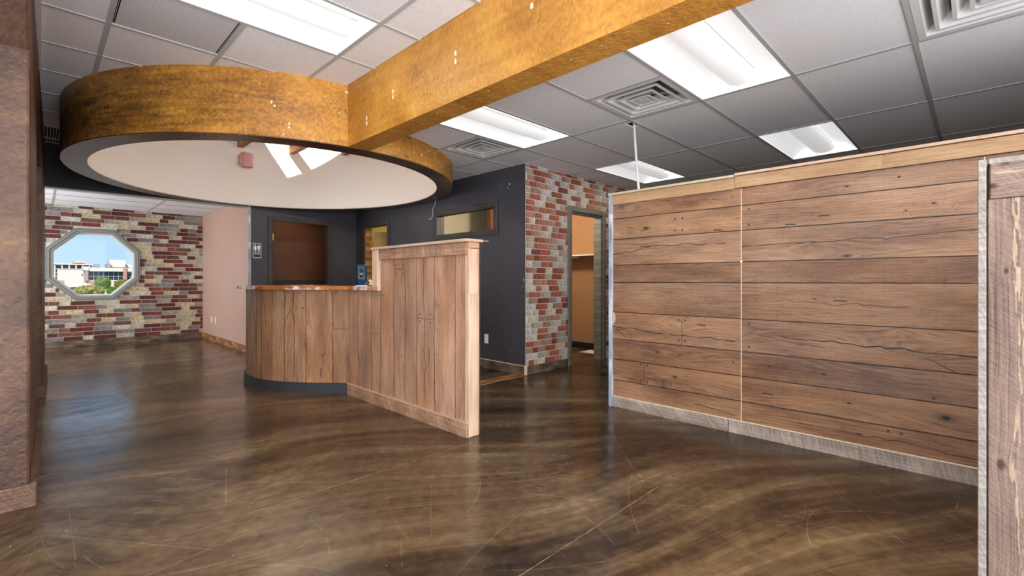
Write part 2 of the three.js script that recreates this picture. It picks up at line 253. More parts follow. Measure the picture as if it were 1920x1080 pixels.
// charcoal paint with chipped plaster spots; chips in metres along and up the wall
function charcoal(Wm, Hm, chips, s) {
  const per = 300, W = Math.min(2048, Math.round(Wm * per)), H = Math.round(Hm * per), d = new Uint8Array(W * H * 4);
  for (let j = 0; j < H; j++) for (let i = 0; i < W; i++) { const u = i / per, v = j / per, n = (fbm(u * 2, v * 2, s, 5) - 0.5) * 22 + (vn(u * 80, v * 80, s + 6) - 0.5) * 6, k = (j * W + i) * 4; d[k] = 64 + n; d[k + 1] = 63 + n; d[k + 2] = 69 + n * 1.1; d[k + 3] = 255; }
  reseed(s);
  const chip = (u, v, r, a) => { const cx = u * per, cy = v * per, R = r * per; for (let j = -R * 1.4; j <= R * 1.4; j++) for (let i = -R; i <= R; i++) { const x = Math.floor(cx + i), y = Math.floor(cy + j); if (x < 0 || y < 0 || x >= W || y >= H) continue; if (Math.hypot(i / R, j / (1.4 * R)) < 0.4 + 0.6 * vn(x * 0.7, y * 0.7, 161)) { const k = (y * W + x) * 4; for (let c = 0; c < 3; c++) d[k + c] = lerp(d[k + c], 205, a); } } };
  for (const c of chips) chip(...c);
  for (let n = 0; n < 130; n++) chip(rnd() * Wm, rnd() * Hm, 0.002 + rnd() * 0.004, 0.15 + rnd() * 0.4);
  return wrapTex(d, W, H, { wrap: THREE.ClampToEdgeWrapping, repeat: [1 / Wm, 1 / Hm] });
}
const mDarkFrame = M({ map: tex(512, 128, (u, v) => ramp([[0, 0x24211f], [0.5, 0x403c38], [1, 0x6b655e]], 0.42 + (vn(u * 4, v * 40, 171) - 0.5) * 0.7 + (vn(u * 60, v * 90, 172) - 0.5) * 0.3), { repeat: [1, 4] }), roughness: 0.55 });
const mGreyFrame = M({ map: tex(512, 128, (u, v) => ramp([[0, 0x565247], [0.5, 0x7b7668], [1, 0x9c9684]], 0.5 + (vn(u * 4, v * 40, 173) - 0.5) * 0.7), { repeat: [1, 4] }), roughness: 0.5 });
const mStoneBase = M({ map: tex(512, 256, (u, v) => ramp([[0, 0x3f3328], [0.5, 0x665546], [1, 0x8f7d6a]], 0.45 + (pfbm(u * 8, v * 8, 8, 175, 4) - 0.5) * 1.4), { repeat: [1, 2] }), roughness: 0.7 });
const mOakBase = M({ map: tex(512, 128, (u, v) => ramp([[0, 0x6e4526], [0.5, 0xa5733f], [1, 0xc69a66]], 0.5 + (pfbm(u * 6, v * 6, 6, 177, 4) - 0.5) * 1.5), { repeat: [1, 4] }), roughness: 0.6 });
const mBlackBase = M({ color: 0x1b1816, roughness: 0.6 });
const mSlate = M({ color: 0x363b40, roughness: 0.55 });
const mWhitePlastic = M({ color: 0xe9e6df, roughness: 0.4 });
const mBlueWhite = M({ map: tex(128, 512, (u, v) => ramp([[0, 0x6d7f96], [0.5, 0xa9b3bd], [1, 0xdfe0dd]], 0.55 + (fbm(u * 2, v * 9, 179, 4) - 0.5) * 1.6), { repeat: [4, 0.6] }), roughness: 0.45 });
const mSteel = M({ color: 0xb9bcc0, metalness: 0.85, roughness: 0.35 });
const mBrass = M({ color: 0xd0a94a, metalness: 0.9, roughness: 0.35 });
const mBlack = M({ color: 0x0c0c0d, roughness: 0.7 });
const mGlass = MP({ color: 0xffffff, transmission: 1, thickness: 0, roughness: 0.02, ior: 1.12 });

// ceilings
const tileMap = tex(512, 512, (u, v) => { const s = pvn(u * 170, v * 170, 170, 170, 181), f = pfbm(u * 60, v * 60, 60, 182, 3); return grey(236 - (s > 0.86 ? 26 : 0) + (f - 0.5) * 16); }, { repeat: [1 / 0.6, 1 / 0.6] });
const tileBump = tex(512, 512, (u, v) => { const s = pvn(u * 170, v * 170, 170, 170, 181), f = pfbm(u * 60, v * 60, 60, 182, 3); return grey((s > 0.86 ? 60 : 190) + (f - 0.5) * 60); }, { srgb: false, repeat: [1 / 0.6, 1 / 0.6] });
const mTile = M({ map: tileMap, bumpMap: tileBump, bumpScale: 0.0012, roughness: 0.92 });
const mTileSmooth = M({ map: tex(256, 256, (u, v) => grey(236 + (pfbm(u * 50, v * 50, 50, 184, 3) - 0.5) * 12), { repeat: [1 / 0.6, 1 / 0.6] }), roughness: 0.9 });
const mGrid = M({ color: 0xb6b6b4, roughness: 0.6 });
const mGridWhite = M({ color: 0xdedcd8, roughness: 0.5 });
const mVent = M({ color: 0xd8d7d3, roughness: 0.5 });
const mDuct = M({ color: 0xa3a4a4, roughness: 0.6 });
const mLampWhite = M({ color: 0xf4f4f2, roughness: 0.5, emissive: 0xffffff, emissiveIntensity: 0.42 });
const mLens = M({ color: 0xf4f4f2, roughness: 0.6, emissive: 0xffffff, emissiveIntensity: 0.38 });
const mPerf = M({ map: tex(512, 512, (u, v) => { const a = u * 46, b = v * 46, r = Math.hypot(((a + (Math.floor(b) % 2) * 0.5) % 1) - 0.5, (b % 1) - 0.5); return grey(r < 0.28 ? 120 : 222); }, { repeat: [1 / 0.6, 1 / 0.6] }), roughness: 0.6 });

// ---------------------------------------------------------------- floor and walls
{ const f = struct('floor'); part(f, 'concrete_slab', box(-1.75, 7.35, -0.15, 0, -10.75, 1.35), mFloor);
  part(f, 'threshold_strip', box(3.0, 3.95, 0, 0.006, -3.83, -3.67), mOakBase, 'tan wooden transition strip in the floor');
  const mJoint = M({ map: tex(512, 16, (u, v) => ramp([[0, 0x4f3d2a], [0.5, 0x6f5a41], [1, 0x9c8766]], 0.5 + (fbm(u * 30, v * 2, 261, 3) - 0.5) * 1.6), { repeat: [1, 40] }), roughness: 0.4 });
  for (const [x0, x1, z] of [[-0.1, 0.46, -3.7], [0.35, 2.05, -2.42], [1.15, 2.3, -1.2]]) part(f, 'scored_joint', box(x0, x1, -0.001, 0.0006, z - 0.0022, z + 0.0022), mJoint); part(f, 'scored_joint', box(0.098, 0.102, -0.001, 0.0006, -3.69, -2.5), mJoint); }

// brick face: each brick a thin block of its own on the wall
const brickGrain = [0, 1, 2].map((k) => tex(128, 64, (u, v) => { const n = fbm(u * 9 + k * 31, v * 5, 191 + k, 4), e = Math.min(u * 2.6, (1 - u) * 2.6, v, 1 - v), w = vn(u * 40, v * 20, 195 + k); return grey(Math.max(60, Math.min(255, 212 + (n - 0.5) * 130 + (w - 0.5) * 36))); }));
const brickBump = tex(128, 64, (u, v) => grey(128 + (fbm(u * 22, v * 11, 199, 3) - 0.5) * 220), { srgb: false });
const brickMats = (list) => list.flatMap(([h, n]) => Array.from({ length: n }, (_, i) => { const c = new THREE.Color(h); c.offsetHSL((rnd() - 0.5) * 0.015, (rnd() - 0.5) * 0.06, (rnd() - 0.5) * 0.05); return M({ color: c, map: brickGrain[i % 3], bumpMap: brickBump, bumpScale: 0.0012, roughness: 0.88 }); }));
const brickBox = new THREE.BoxGeometry(1, 1, 1);
function brickWall(wall, mats, x0, x1, y0, y1, zFace, course, keep, lens, seed) {   // keep(xa, xb, ya, yb) -> list of [xa, xb] left of that brick
  reseed(seed);
  const gap = 0.0095, top = wall.position; let last = -1;
  for (let row = 0, y = y0; y < y1 - 0.02; row++, y += course) {
    const h = Math.min(course - gap, y1 - y - gap / 2); let x = x0 - rnd() * 0.15;
    while (x < x1) {
      const w = lens[Math.floor(rnd() * lens.length)], a = Math.max(x, x0), b = Math.min(x + w - gap, x1); x += w;
      let k = Math.floor(rnd() * mats.length); if (Math.abs(k - last) < 5) k = (k + 7) % mats.length; last = k;
      for (const [p, q] of keep(a, b, y, y + h)) if (q - p > 0.025) {
        const m = shade(new THREE.Mesh(brickBox, mats[k])); m.name = 'brick'; m.scale.set(q - p, h, 0.006 + rnd() * 0.002);
        m.position.set((p + q) / 2 - top.x, y + h / 2 - top.y, zFace + 0.003 - top.z); wall.add(m);
      }
    }
  }
}
const WALLTOP = 3.05;
// far alcove wall with the octagon window
const OCT = { x: 0.668, y: 1.362, r: 0.6 };
const octagon = (r) => Array.from({ length: 8 }, (_, i) => { const a = (i + 0.5) * Math.PI / 4, k = r / Math.cos(Math.PI / 8); return [OCT.x + Math.cos(a) * k, OCT.y + Math.sin(a) * k]; });
{ reseed(21);
  const w = struct('wall_far'); part(w, 'mortar_face', wallZ(-1.75, XPINK + 0.15, 0, WALLTOP, ZFAR - 0.15, ZFAR, [octagon(0.545)]), M({ map: mottled(0xcfc7b8, 201, 6), roughness: 0.9 }));
  const mats = brickMats([['#6a332e', 3], ['#8a4a3e', 4], ['#9b5f4f', 2], ['#735248', 2], ['#e2d3a6', 3], ['#d5cdb0', 2], ['#979089', 3], ['#b7ab98', 2], ['#e6dfc8', 2]]);
  const half = (y) => { const dy = Math.abs(y - OCT.y), r = OCT.r; return dy > r ? 0 : Math.min(r, r * Math.SQRT2 - dy); };
  brickWall(w, mats, -0.12, XPINK, 0.1, CF, ZFAR, 0.073, (a, b, ya, yb) => { const h = Math.max(half(ya), half(yb)) - 0.012; if (h <= 0) return [[a, b]]; const l = OCT.x - h, r = OCT.x + h, out = []; if (a < l) out.push([a, Math.min(b, l)]); if (b > r) out.push([Math.max(a, r), b]); return out; }, [0.24, 0.24, 0.19, 0.3, 0.13], 11);
  const bb = struct('baseboard_far'); part(bb, 'base', cbox(-1.6, XPINK, 0, 0.1, ZFAR, ZFAR + 0.016, 0.003), mStoneBase);
  const win = struct('window_1', [OCT.x, 0.76, ZFAR]);
  const ring = (r0, r1, z0, z1) => { const s = poly(octagon(r1)), h = new THREE.Path(); [...octagon(r0)].reverse().forEach(([x, y], i) => (i ? h.lineTo(x, y) : h.moveTo(x, y))); h.closePath(); s.holes.push(h); const g = new THREE.ExtrudeGeometry(s, { depth: z1 - z0, bevelEnabled: false }); g.translate(0, 0, z0); return metres(g); };
  const mOct = M({ color: 0x747a74, roughness: 0.5 }), mOct2 = M({ color: 0x939488, roughness: 0.5 });
  part(win, 'casing', ring(0.548, 0.6, ZFAR, ZFAR + 0.022), mOct, 'wide painted casing round the octagon window');
  part(win, 'casing_bead', ring(0.556, 0.57, ZFAR + 0.022, ZFAR + 0.03), mOct2);
  part(win, 'jamb', ring(0.525, 0.548, ZFAR - 0.15, ZFAR + 0.012), mOct2);
  part(win, 'sash', ring(0.5, 0.527, ZFAR - 0.12, ZFAR - 0.08), mWhitePlastic);
  const g = new THREE.ExtrudeGeometry(poly(octagon(0.505)), { depth: 0.005, bevelEnabled: false }); g.translate(0, 0, ZFAR - 0.1); part(win, 'pane', g, mGlass);
}
// alcove side wall, bead on its corner
{ const w = struct('wall_alcove'); part(w, 'painted_face', box(XPINK, XPINK + 0.12, 0, WALLTOP, ZFAR, ZREST - 0.003), mPink);
  const b = struct('baseboard_alcove'); part(b, 'base', cbox(XPINK - 0.016, XPINK, 0, 0.1, ZFAR + 0.02, ZREST + 0.01, 0.003), mOakBase);
  const t = struct('trim_1'); part(t, 'corner_bead', cbox(XPINK - 0.002, XPINK + 0.036, 0, CL, ZREST, ZREST + 0.006, 0.002), mBlueWhite); }
// charcoal wall with the restroom doorway
const DR = { x0: 2.55, x1: 3.45, y: 2.03 };
{ const t = charcoal(1.75, 3.05, [], 211); t.offset.set(-2.2 / 1.75, 0);
  const w = struct('wall_restroom'); part(w, 'painted_face', wallZ(XPINK + 0.03, XDARK + 0.12, 0, WALLTOP, ZREST - 0.12, ZREST, [rect(DR.x0, DR.x1, -0.01, DR.y)]), M({ map: t, bumpMap: eggshell, bumpScale: 0.001, roughness: 0.55 }));
  const v = struct('wall_vestibule'); part(v, 'back_face', box(2.34, 4.2, 0, WALLTOP, -8.9, -8.8), mBrownWall); part(v, 'side_face', box(4.08, 4.18, 0, WALLTOP, -8.8, ZREST - 0.12), mBrownWall); part(v, 'tile_wainscot', box(2.36, 4.08, 0, 1.1, -8.8, -8.79), M({ color: 0x3a3a28, roughness: 0.5 }), 'dark green band low on the vestibule wall'); part(v, 'vestibule_ceiling', box(2.34, 4.18, CR, CR + 0.05, -8.9, ZREST - 0.12), mTileSmooth);
  const d = struct('door_1', [3, 0, ZREST]); const z1 = ZREST + 0.022;
  part(d, 'jamb_casing', cbox(DR.x0 - 0.06, DR.x0 + 0.012, 0, DR.y + 0.06, ZREST, z1, 0.004), mDarkFrame); part(d, 'jamb_casing', cbox(DR.x1 - 0.012, DR.x1 + 0.06, 0, DR.y + 0.06, ZREST, z1, 0.004), mDarkFrame); part(d, 'head_casing', cbox(DR.x0 + 0.012, DR.x1 - 0.012, DR.y - 0.012, DR.y + 0.06, ZREST, z1, 0.004), mDarkFrame);
  part(d, 'jamb', box(DR.x0, DR.x0 + 0.02, 0, DR.y, ZREST - 0.12, ZREST), mDarkFrame); part(d, 'jamb', box(DR.x1 - 0.02, DR.x1, 0, DR.y, ZREST - 0.12, ZREST), mDarkFrame);
  part(d, 'hinge', box(DR.x0 + 0.006, DR.x0 + 0.022, 1.72, 1.82, ZREST - 0.02, ZREST + 0.026), mBrass, 'brass hinge leaf on the door jamb');
}
{ const w = struct('wall_bulkhead'); part(w, 'painted_face', box(-1.75, XPINK, 2.2, WALLTOP, ZREST - 0.12, ZREST), M({ color: 0x1d1c20, roughness: 0.6 })); part(w, 'bottom_edge', box(-1.6, XPINK, 2.19, 2.202, ZREST - 0.12, ZREST + 0.003), mGrid); }
// charcoal wall with the office window and a doorway
const D2 = { z0: -7.5, z1: -6.72, y: 2.0 }, W2 = { z0: -5.4, z1: -4.22, y0: 1.715, y1: 2.0 };
{ const c = (z, y, r, a = 0.9) => [z + 7.8, y, r, a];
  const t = charcoal(4.1, 3.05, [c(-4.5, 1.1, 0.012), c(-4.52, 1.02, 0.012), c(-4.5, 1.06, 0.006), c(-3.96, 2.24, 0.014), c(-3.99, 2.2, 0.01), c(-4.1, 2.23, 0.006), c(-4.13, 2.26, 0.005), c(-3.73, 1.1, 0.012), c(-3.74, 1.02, 0.01), c(-4.2, 1.12, 0.006), c(-4.0, 1.1, 0.008, 0.5), c(-3.9, 1.11, 0.01, 0.4), c(-4.05, 0.3, 0.008, 0.5), c(-3.95, 0.25, 0.009, 0.4), c(-6.1, 2.1, 0.008, 0.5), c(-6.0, 2.13, 0.006, 0.5)], 221); t.offset.set(7.8 / 4.1, 0);
  const w = struct('wall_office'); part(w, 'painted_face', wallX(ZREST, ZBRICK - 0.004, 0, WALLTOP, XDARK, XDARK + 0.12, [rect(D2.z0, D2.z1, -0.01, D2.y), rect(W2.z0, W2.z1, W2.y0, W2.y1)]), M({ map: t, bumpMap: eggshell, bumpScale: 0.001, roughness: 0.55 }));
  const b = struct('baseboard_office'); part(b, 'base', cbox(XDARK - 0.014, XDARK, 0, 0.1, -6.6, ZBRICK + 0.014, 0.003), mStoneBase); part(b, 'caulk_line', box(XDARK - 0.01, XDARK, 0.1, 0.106, -6.6, ZBRICK + 0.004), mCream); part(b, 'corner_block', box(XDARK - 0.016, XDARK + 0.01, 0, 0.11, ZBRICK - 0.005, ZBRICK + 0.018), mCream, 'paint-splashed corner of the base');
  const win = struct('window_2', [XDARK, W2.y0, -4.8]); const x0 = XDARK - 0.022;
  part(win, 'head_casing', cbox(x0, XDARK, W2.y1 - 0.01, W2.y1 + 0.06, W2.z0 - 0.06, W2.z1 + 0.06, 0.005), mDarkFrame); part(win, 'sill_casing', cbox(x0, XDARK, W2.y0 - 0.06, W2.y0 + 0.01, W2.z0 - 0.06, W2.z1 + 0.06, 0.005), mDarkFrame);
  for (const z of [W2.z0, W2.z1]) part(win, 'side_casing', cbox(x0, XDARK, W2.y0 + 0.01, W2.y1 - 0.01, z === W2.z0 ? z - 0.06 : z - 0.01, z === W2.z0 ? z + 0.01 : z + 0.06, 0.005), mDarkFrame);
  part(win, 'pane', box(XDARK + 0.05, XDARK + 0.056, W2.y0, W2.y1, W2.z0, W2.z1), mGlass);
  const d = struct('door_2', [XDARK, 0, -7.1]);
  part(d, 'jamb_casing', cbox(x0, XDARK, 0, D2.y + 0.06, D2.z0 - 0.06, D2.z0 + 0.01, 0.004), mDarkFrame); part(d, 'jamb_casing', cbox(x0, XDARK, 0, D2.y + 0.06, D2.z1 - 0.01, D2.z1 + 0.06, 0.004), mDarkFrame); part(d, 'head_casing', cbox(x0, XDARK, D2.y - 0.01, D2.y + 0.06, D2.z0 + 0.01, D2.z1 - 0.01, 0.004), mDarkFrame);
  part(d, 'jamb', box(XDARK, XDARK + 0.12, 0, D2.y, D2.z0, D2.z0 + 0.03), mOakBase);
  const mDoor = M({ map: tex(256, 1024, (u, v) => ramp([[0, 0x8a6a24], [0.5, 0xb08c3c], [1, 0xcbaa5a]], 0.5 + (vn(u * 60, v * 3, 231) - 0.5) * 0.5 + (fbm(u * 9, v * 1.5, 232, 3) - 0.5) * 0.7), { repeat: [1, 0.5] }), roughness: 0.5 });
  const leaf = cbox(-0.02, 0.02, 0.01, 1.93, 0, 0.8, 0.003); leaf.rotateY(0.96); leaf.translate(XDARK + 0.16, 0, D2.z0 + 0.05); part(d, 'door_leaf', leaf, mDoor, 'yellowish oak door leaf standing open');
  part(d, 'hinge', box(XDARK + 0.08, XDARK + 0.13, 1.68, 1.78, D2.z0 + 0.03, D2.z0 + 0.036), mBrass, 'brass hinge'); part(d, 'hinge', box(XDARK + 0.08, XDARK + 0.13, 0.25, 0.35, D2.z0 + 0.03, D2.z0 + 0.036), mBrass, 'brass hinge');
}
// brick-faced wall with the closet doorway
const D3 = { x0: 4.785, x1: 5.5, y: 1.985 };
{ reseed(31);
  const w = struct('wall_closet'); part(w, 'backing', wallZ(XDARK + 0.12, 7.35, 0, WALLTOP, ZBRICK - 0.12, ZBRICK - 0.004, [rect(D3.x0, D3.x1, -0.01, D3.y)]), mTan); part(w, 'mortar_face', wallZ(XDARK + 0.002, 7.35, 0, WALLTOP, ZBRICK - 0.003, ZBRICK, [rect(D3.x0, D3.x1, -0.01, D3.y)]), M({ map: mottled(0xe2dacd, 241, 6), roughness: 0.9 }));
  const mats = brickMats([['#c9775a', 3], ['#b4664b', 3], ['#93524a', 2], ['#d79c82', 2], ['#f0e4d4', 3], ['#f4e4c2', 2], ['#d3c0a8', 2], ['#e6d9cc', 2], ['#c09680', 2]]);
  brickWall(w, mats, XDARK + 0.004, 6.2, 0.1, CR, ZBRICK, 0.072, (a, b, ya, yb) => { const l = D3.x0 - 0.05, r = D3.x1 + 0.05; if (ya > D3.y + 0.045) return [[a, b]]; const out = []; if (a < l) out.push([a, Math.min(b, l)]); if (b > r) out.push([Math.max(a, r), b]); return out; }, [0.19, 0.19, 0.16, 0.21, 0.1, 0.13], 19);
  const b = struct('baseboard_closet'); part(b, 'base', cbox(XDARK - 0.014, D3.x0 - 0.06, 0, 0.1, ZBRICK, ZBRICK + 0.014, 0.003), mStoneBase);
  const d = struct('door_3', [5.14, 0, ZBRICK]); const z1 = ZBRICK + 0.03;
  part(d, 'jamb_casing', cbox(D3.x0 - 0.062, D3.x0 + 0.006, 0, D3.y + 0.06, ZBRICK, z1, 0.006), mGreyFrame); part(d, 'jamb_casing', cbox(D3.x1 - 0.006, D3.x1 + 0.062, 0, D3.y + 0.06, ZBRICK, z1, 0.006), mGreyFrame); part(d, 'head_casing', cbox(D3.x0 + 0.006, D3.x1 - 0.006, D3.y - 0.006, D3.y + 0.06, ZBRICK, z1, 0.006), mGreyFrame);
  part(d, 'jamb', box(D3.x0, D3.x0 + 0.025, 0, D3.y, ZBRICK - 0.12, ZBRICK), mGreyFrame); part(d, 'jamb', box(D3.x1 - 0.025, D3.x1, 0, D3.y, ZBRICK - 0.12, ZBRICK), mGreyFrame); part(d, 'head_jamb', box(D3.x0, D3.x1, D3.y - 0.02, D3.y, ZBRICK - 0.12, ZBRICK), mGreyFrame);
}
// rooms behind those walls
{ part(struct('wall_closet_side'), 'side_face', box(6.16, 6.26, 0, WALLTOP, -6.4, ZBRICK - 0.12), mTan); part(struct('wall_closet_back'), 'back_face', box(XDARK + 0.12, 6.26, 0, WALLTOP, -6.5, -6.4), mCreamWall); part(struct('wall_closet_cross'), 'cross_face', box(5.2, 6.16, 0, WALLTOP, -5.75, -5.65), mBrownWall);
  part(struct('ceiling_closet'), 'ceiling_face', box(XDARK + 0.12, 6.26, CR, CR + 0.05, -6.5, ZBRICK - 0.12), mTileSmooth);
  const b = struct('baseboard_closet_inner'); part(b, 'base', cbox(6.145, 6.16, 0, 0.1, -5.6, ZBRICK - 0.12, 0.003), mBlackBase);
  const y = struct('wall_back_room'); part(y, 'back_face', box(5.9, 6.0, 0, WALLTOP, ZREST - 0.12, -6.5), mYellowWall); part(y, 'side_face', box(XDARK + 0.12, 6.0, 0, WALLTOP, ZREST - 0.2, ZREST - 0.1), mYellowWall); part(y, 'ceiling_face', box(XDARK + 0.12, 6.0, CR, CR + 0.05, ZREST - 0.2, -6.5), mTileSmooth); }
// outer shell: shop windows behind the camera and, added for the light, along the left, an alcove window; canopies added outside to keep the sun off them
{ const ZS = 1.2, XL = -1.6, dayLight = (name, power, x, y, z, w, h, to) => { const l = new THREE.RectAreaLight(0xf8f8ff, power, w, h); l.name = name; l.position.set(x, y, z); l.lookAt(...to); scene.add(l); };
  const w = struct('wall_left_end'); part(w, 'painted_face', wallX(ZREST, ZS + 0.15, 0, WALLTOP, XL - 0.15, XL, [rect(-2.9, 1.05, 0.12, 2.6)]), mPlainWall);
  const sv = struct('added_window_4', [XL - 0.07, 0.12, -0.9]); for (let i = 0; i < 4; i++) part(sv, 'mullion', box(XL - 0.13, XL - 0.03, 0.12, 2.6, -2.9 + i * 1.303, -2.86 + i * 1.303), mBlack); for (let i = 0; i < 3; i++) part(sv, 'pane', box(XL - 0.08, XL - 0.074, 0.12, 2.6, -2.86 + i * 1.303, -1.597 + i * 1.303), mGlass);
  dayLight('side_fill', DAY * 0.65, XL + 0.02, 1.36, -0.92, 3.9, 2.44, [5, 1.36, -0.92]);  // fill light in unseen left windows, added for partition, beam and ceiling
  const s = struct('wall_storefront'); part(s, 'painted_face', wallZ(XL - 0.15, 7.35, 0, WALLTOP, ZS, ZS + 0.15, [rect(-1.4, 1.75, 0.12, 2.6), rect(2.25, 3.45, 1.5, 2.38)]), mPlainWall);
  const v = struct('window_3', [0, 0.12, ZS + 0.07]); for (const [x0, n, st, top] of [[-1.4, 3, 1.037, 2.6], [2.25, 1, 1.16, 2.38]]) for (let i = 0; i <= n; i++) { part(v, 'mullion', box(x0 + i * st, x0 + i * st + 0.04, top > 2.5 ? 0.12 : 1.5, top, ZS + 0.02, ZS + 0.12), mBlack); if (i < n) part(v, 'pane', box(x0 + i * st + 0.04, x0 + (i + 1) * st, top > 2.5 ? 0.12 : 1.5, top, ZS + 0.07, ZS + 0.076), mGlass); }
  dayLight('daylight_storefront', DAY * 1.9, 0.17, 1.36, ZS - 0.02, 3.1, 2.44, [0.17, 1.36, -5]); dayLight('transom_fill', DAY * 1.5, 2.85, 1.94, ZS - 0.02, 1.15, 0.84, [2.85, 1.94, -5]);  // the unseen transom and its light are added to brighten the right ceiling
  const aw = struct('wall_alcove_end'); part(aw, 'painted_face', wallX(ZFAR - 0.15, ZREST, 0, WALLTOP, -1.75, -1.6, [rect(-10.3, -8.2, 0.3, 2.1)]), mPlainWall);
  const av = struct('window_5', [-1.67, 0.3, -9.25]); for (const z of [-10.3, -9.27, -8.24]) part(av, 'mullion', box(-1.72, -1.63, 0.3, 2.1, z, z + 0.04), mBlack); for (let i = 0; i < 2; i++) part(av, 'pane', box(-1.68, -1.674, 0.3, 2.1, -10.26 + i * 1.03, -9.27 + i * 1.03), mGlass);
  dayLight('daylight_alcove', DAY * 1.7, -1.58, 1.2, -9.25, 2.0, 1.75, [5, 1.2, -9.25]);
  const r = struct('wall_right_end'); part(r, 'painted_face', box(7.2, 7.35, 0, WALLTOP, ZBRICK, ZS + 0.15), M({ color: 0x4c4a4a, roughness: 0.8 }));
  const c = struct('added_trim_2'); part(c, 'sun_block_canopy', box(-5.6, 8, 2.75, 2.9, ZS + 0.16, ZS + 5), mOuter); part(c, 'sun_block_canopy', box(-5.6, XL - 0.16, 2.75, 2.9, -8, ZS + 0.16), mOuter); part(c, 'sun_block_canopy', box(-5.6, -1.76, 2.4, 2.5, -12, -8), mOuter);  // out of view, added only to block the sun at the windows
  const rf = struct('trim_3'); const sh = poly([[XL - 0.15, -ZS - 0.15], [7.35, -ZS - 0.15], [7.35, 10.75], [XL - 0.15, 10.75]]), h = new THREE.Path(); h.absellipse(2.035, 5.81, 1.76, 1.92, 0, Math.PI * 2, true); sh.holes.push(h);
  const g = new THREE.ExtrudeGeometry(sh, { depth: 0.12, bevelEnabled: false, curveSegments: 64 }); g.rotateX(-Math.PI / 2); g.translate(0, WALLTOP, 0); part(rf, 'roof_deck', g, mOuter);
}
// arcade of brown glazed piers on the left, turned one degree from the other walls
{ const w = struct('wall_arcade', [-0.087, 0, 0]); w.rotation.y = -0.0175; const O = w.position;
  const profile = (pts) => { const s = poly(pts.map(([z, y]) => [-z, y])), g = new THREE.ExtrudeGeometry(s, { depth: 0.5, bevelEnabled: true, bevelSize: 0.012, bevelThickness: 0.012, bevelOffset: -0.012, bevelSegments: 2 }); g.rotateY(Math.PI / 2); g.translate(-0.512 + O.x, 0, 0); return metres(g); };
  part(w, 'pier', profile([[-3.25, 0], [-3.25, 2.2], [-2.8, 2.72], [-4.95, 2.72], [-4.35, 2.2], [-4.35, 0]]), mBrown, 'brown glazed pier flaring into the header');
  part(w, 'pier', profile([[-6.2, 0], [-6.2, 2.15], [-5.1, 2.66], [-5.1, 2.72], [-7.75, 2.72], [-7.75, 0]]), mBrown, 'brown glazed pier flaring into the header');
  part(w, 'shield_wall', box(O.x - 0.5, O.x - 0.4, 0, 2.7, -6.3, -4.2), mBrown);  // unseen wall added between the piers to shield the drum from side light
  part(w, 'header', box(O.x - 0.5, O.x - 0.004, 2.66, WALLTOP, -7.8, 1.2), M({ color: 0x2a211d, roughness: 0.7 }));
  for (const [z0, z1] of [[-4.35, -3.25], [-7.75, -6.2]]) { part(w, 'base_board', cbox(O.x - 0.53, O.x + 0.022, 0, 0.11, z1, z1 + 0.022, 0.004), mDarkBoard); part(w, 'base_board', cbox(O.x, O.x + 0.022, 0, 0.11, z0, z1, 0.004), mDarkBoard); }
}

// ---------------------------------------------------------------- ceilings
const DRUM = { x: 2.035, z: -5.81, ai: 1.72, bi: 1.89, ao: 1.905, bo: 2.08, y: 2.21 };
const drumPath = (a, b) => { const s = new THREE.Shape(); s.absellipse(DRUM.x, -DRUM.z, a, b, 0, Math.PI * 2); const g = new THREE.ExtrudeGeometry(s, { depth: 1.2, bevelEnabled: false, curveSegments: 48 }); g.rotateX(-Math.PI / 2); g.translate(0, 2.1, 0); return g; };
const evaluator = new Evaluator(); evaluator.attributes = ['position', 'normal', 'uv'];
const drumCut = new Brush(drumPath((DRUM.ai + DRUM.ao) / 2, (DRUM.bi + DRUM.bo) / 2)); drumCut.updateMatrixWorld();
const inDrum = (x, z, k = 0) => ((x - DRUM.x) / (DRUM.ai + 0.09 + k)) ** 2 + ((z - DRUM.z) / (DRUM.bi + 0.09 + k)) ** 2 < 1;
function tile(parent, x0, x1, z0, z1, C, mat) {
  const e = 0.004; if (x1 - x0 < 0.03 || z1 - z0 < 0.03) return;
  let g = box(x0 + e, x1 - e, C + 0.002, C + 0.018, z0 + e, z1 - e, [x0 * 0.7, z0 * 0.37]); let hits = 0, n = 0;
  for (let i = 0; i <= 8; i++) for (let j = 0; j <= 8; j++) { n++; if (inDrum(lerp(x0, x1, i / 8), lerp(z0, z1, j / 8))) hits++; }
  if (hits === n) return;
  if (hits) { const b = new Brush(g); b.updateMatrixWorld(); g = evaluator.evaluate(b, drumCut, SUBTRACTION).geometry; g = metres(g); }
  if (C === CR && x0 < 3.6 && x1 > 3.7 && z0 < -2.14 && z1 > -2.13) { const b = new Brush(g), q = new Brush(box(3.565, 3.7, C - 0.1, C + 0.1, -2.17, -2.098)); b.updateMatrixWorld(); q.updateMatrixWorld(); g = metres(evaluator.evaluate(b, q, SUBTRACTION).geometry); }   // cut-out for the pole
  part(parent, 'ceiling_tile', g, mat);
}
function spans(a, b, lo, hi) { return lo === null ? [[a, b]] : [[a, Math.min(b, lo)], [Math.max(a, hi), b]].filter(([p, q]) => q - p > 0.02); }
function barX(parent, z, x0, x1, C, mat = mGrid, w = 0.012) { const t = 1 - ((z - DRUM.z) / (DRUM.bi + 0.1)) ** 2, h = t > 0 ? (DRUM.ai + 0.1) * Math.sqrt(t) : null; for (const [a, b] of spans(x0, x1, h === null || x0 > DRUM.x + h || x1 < DRUM.x - h ? null : DRUM.x - h, DRUM.x + h)) part(parent, 'grid_bar', box(a, b, C - 0.003, C + 0.014, z - w, z + w), mat); }
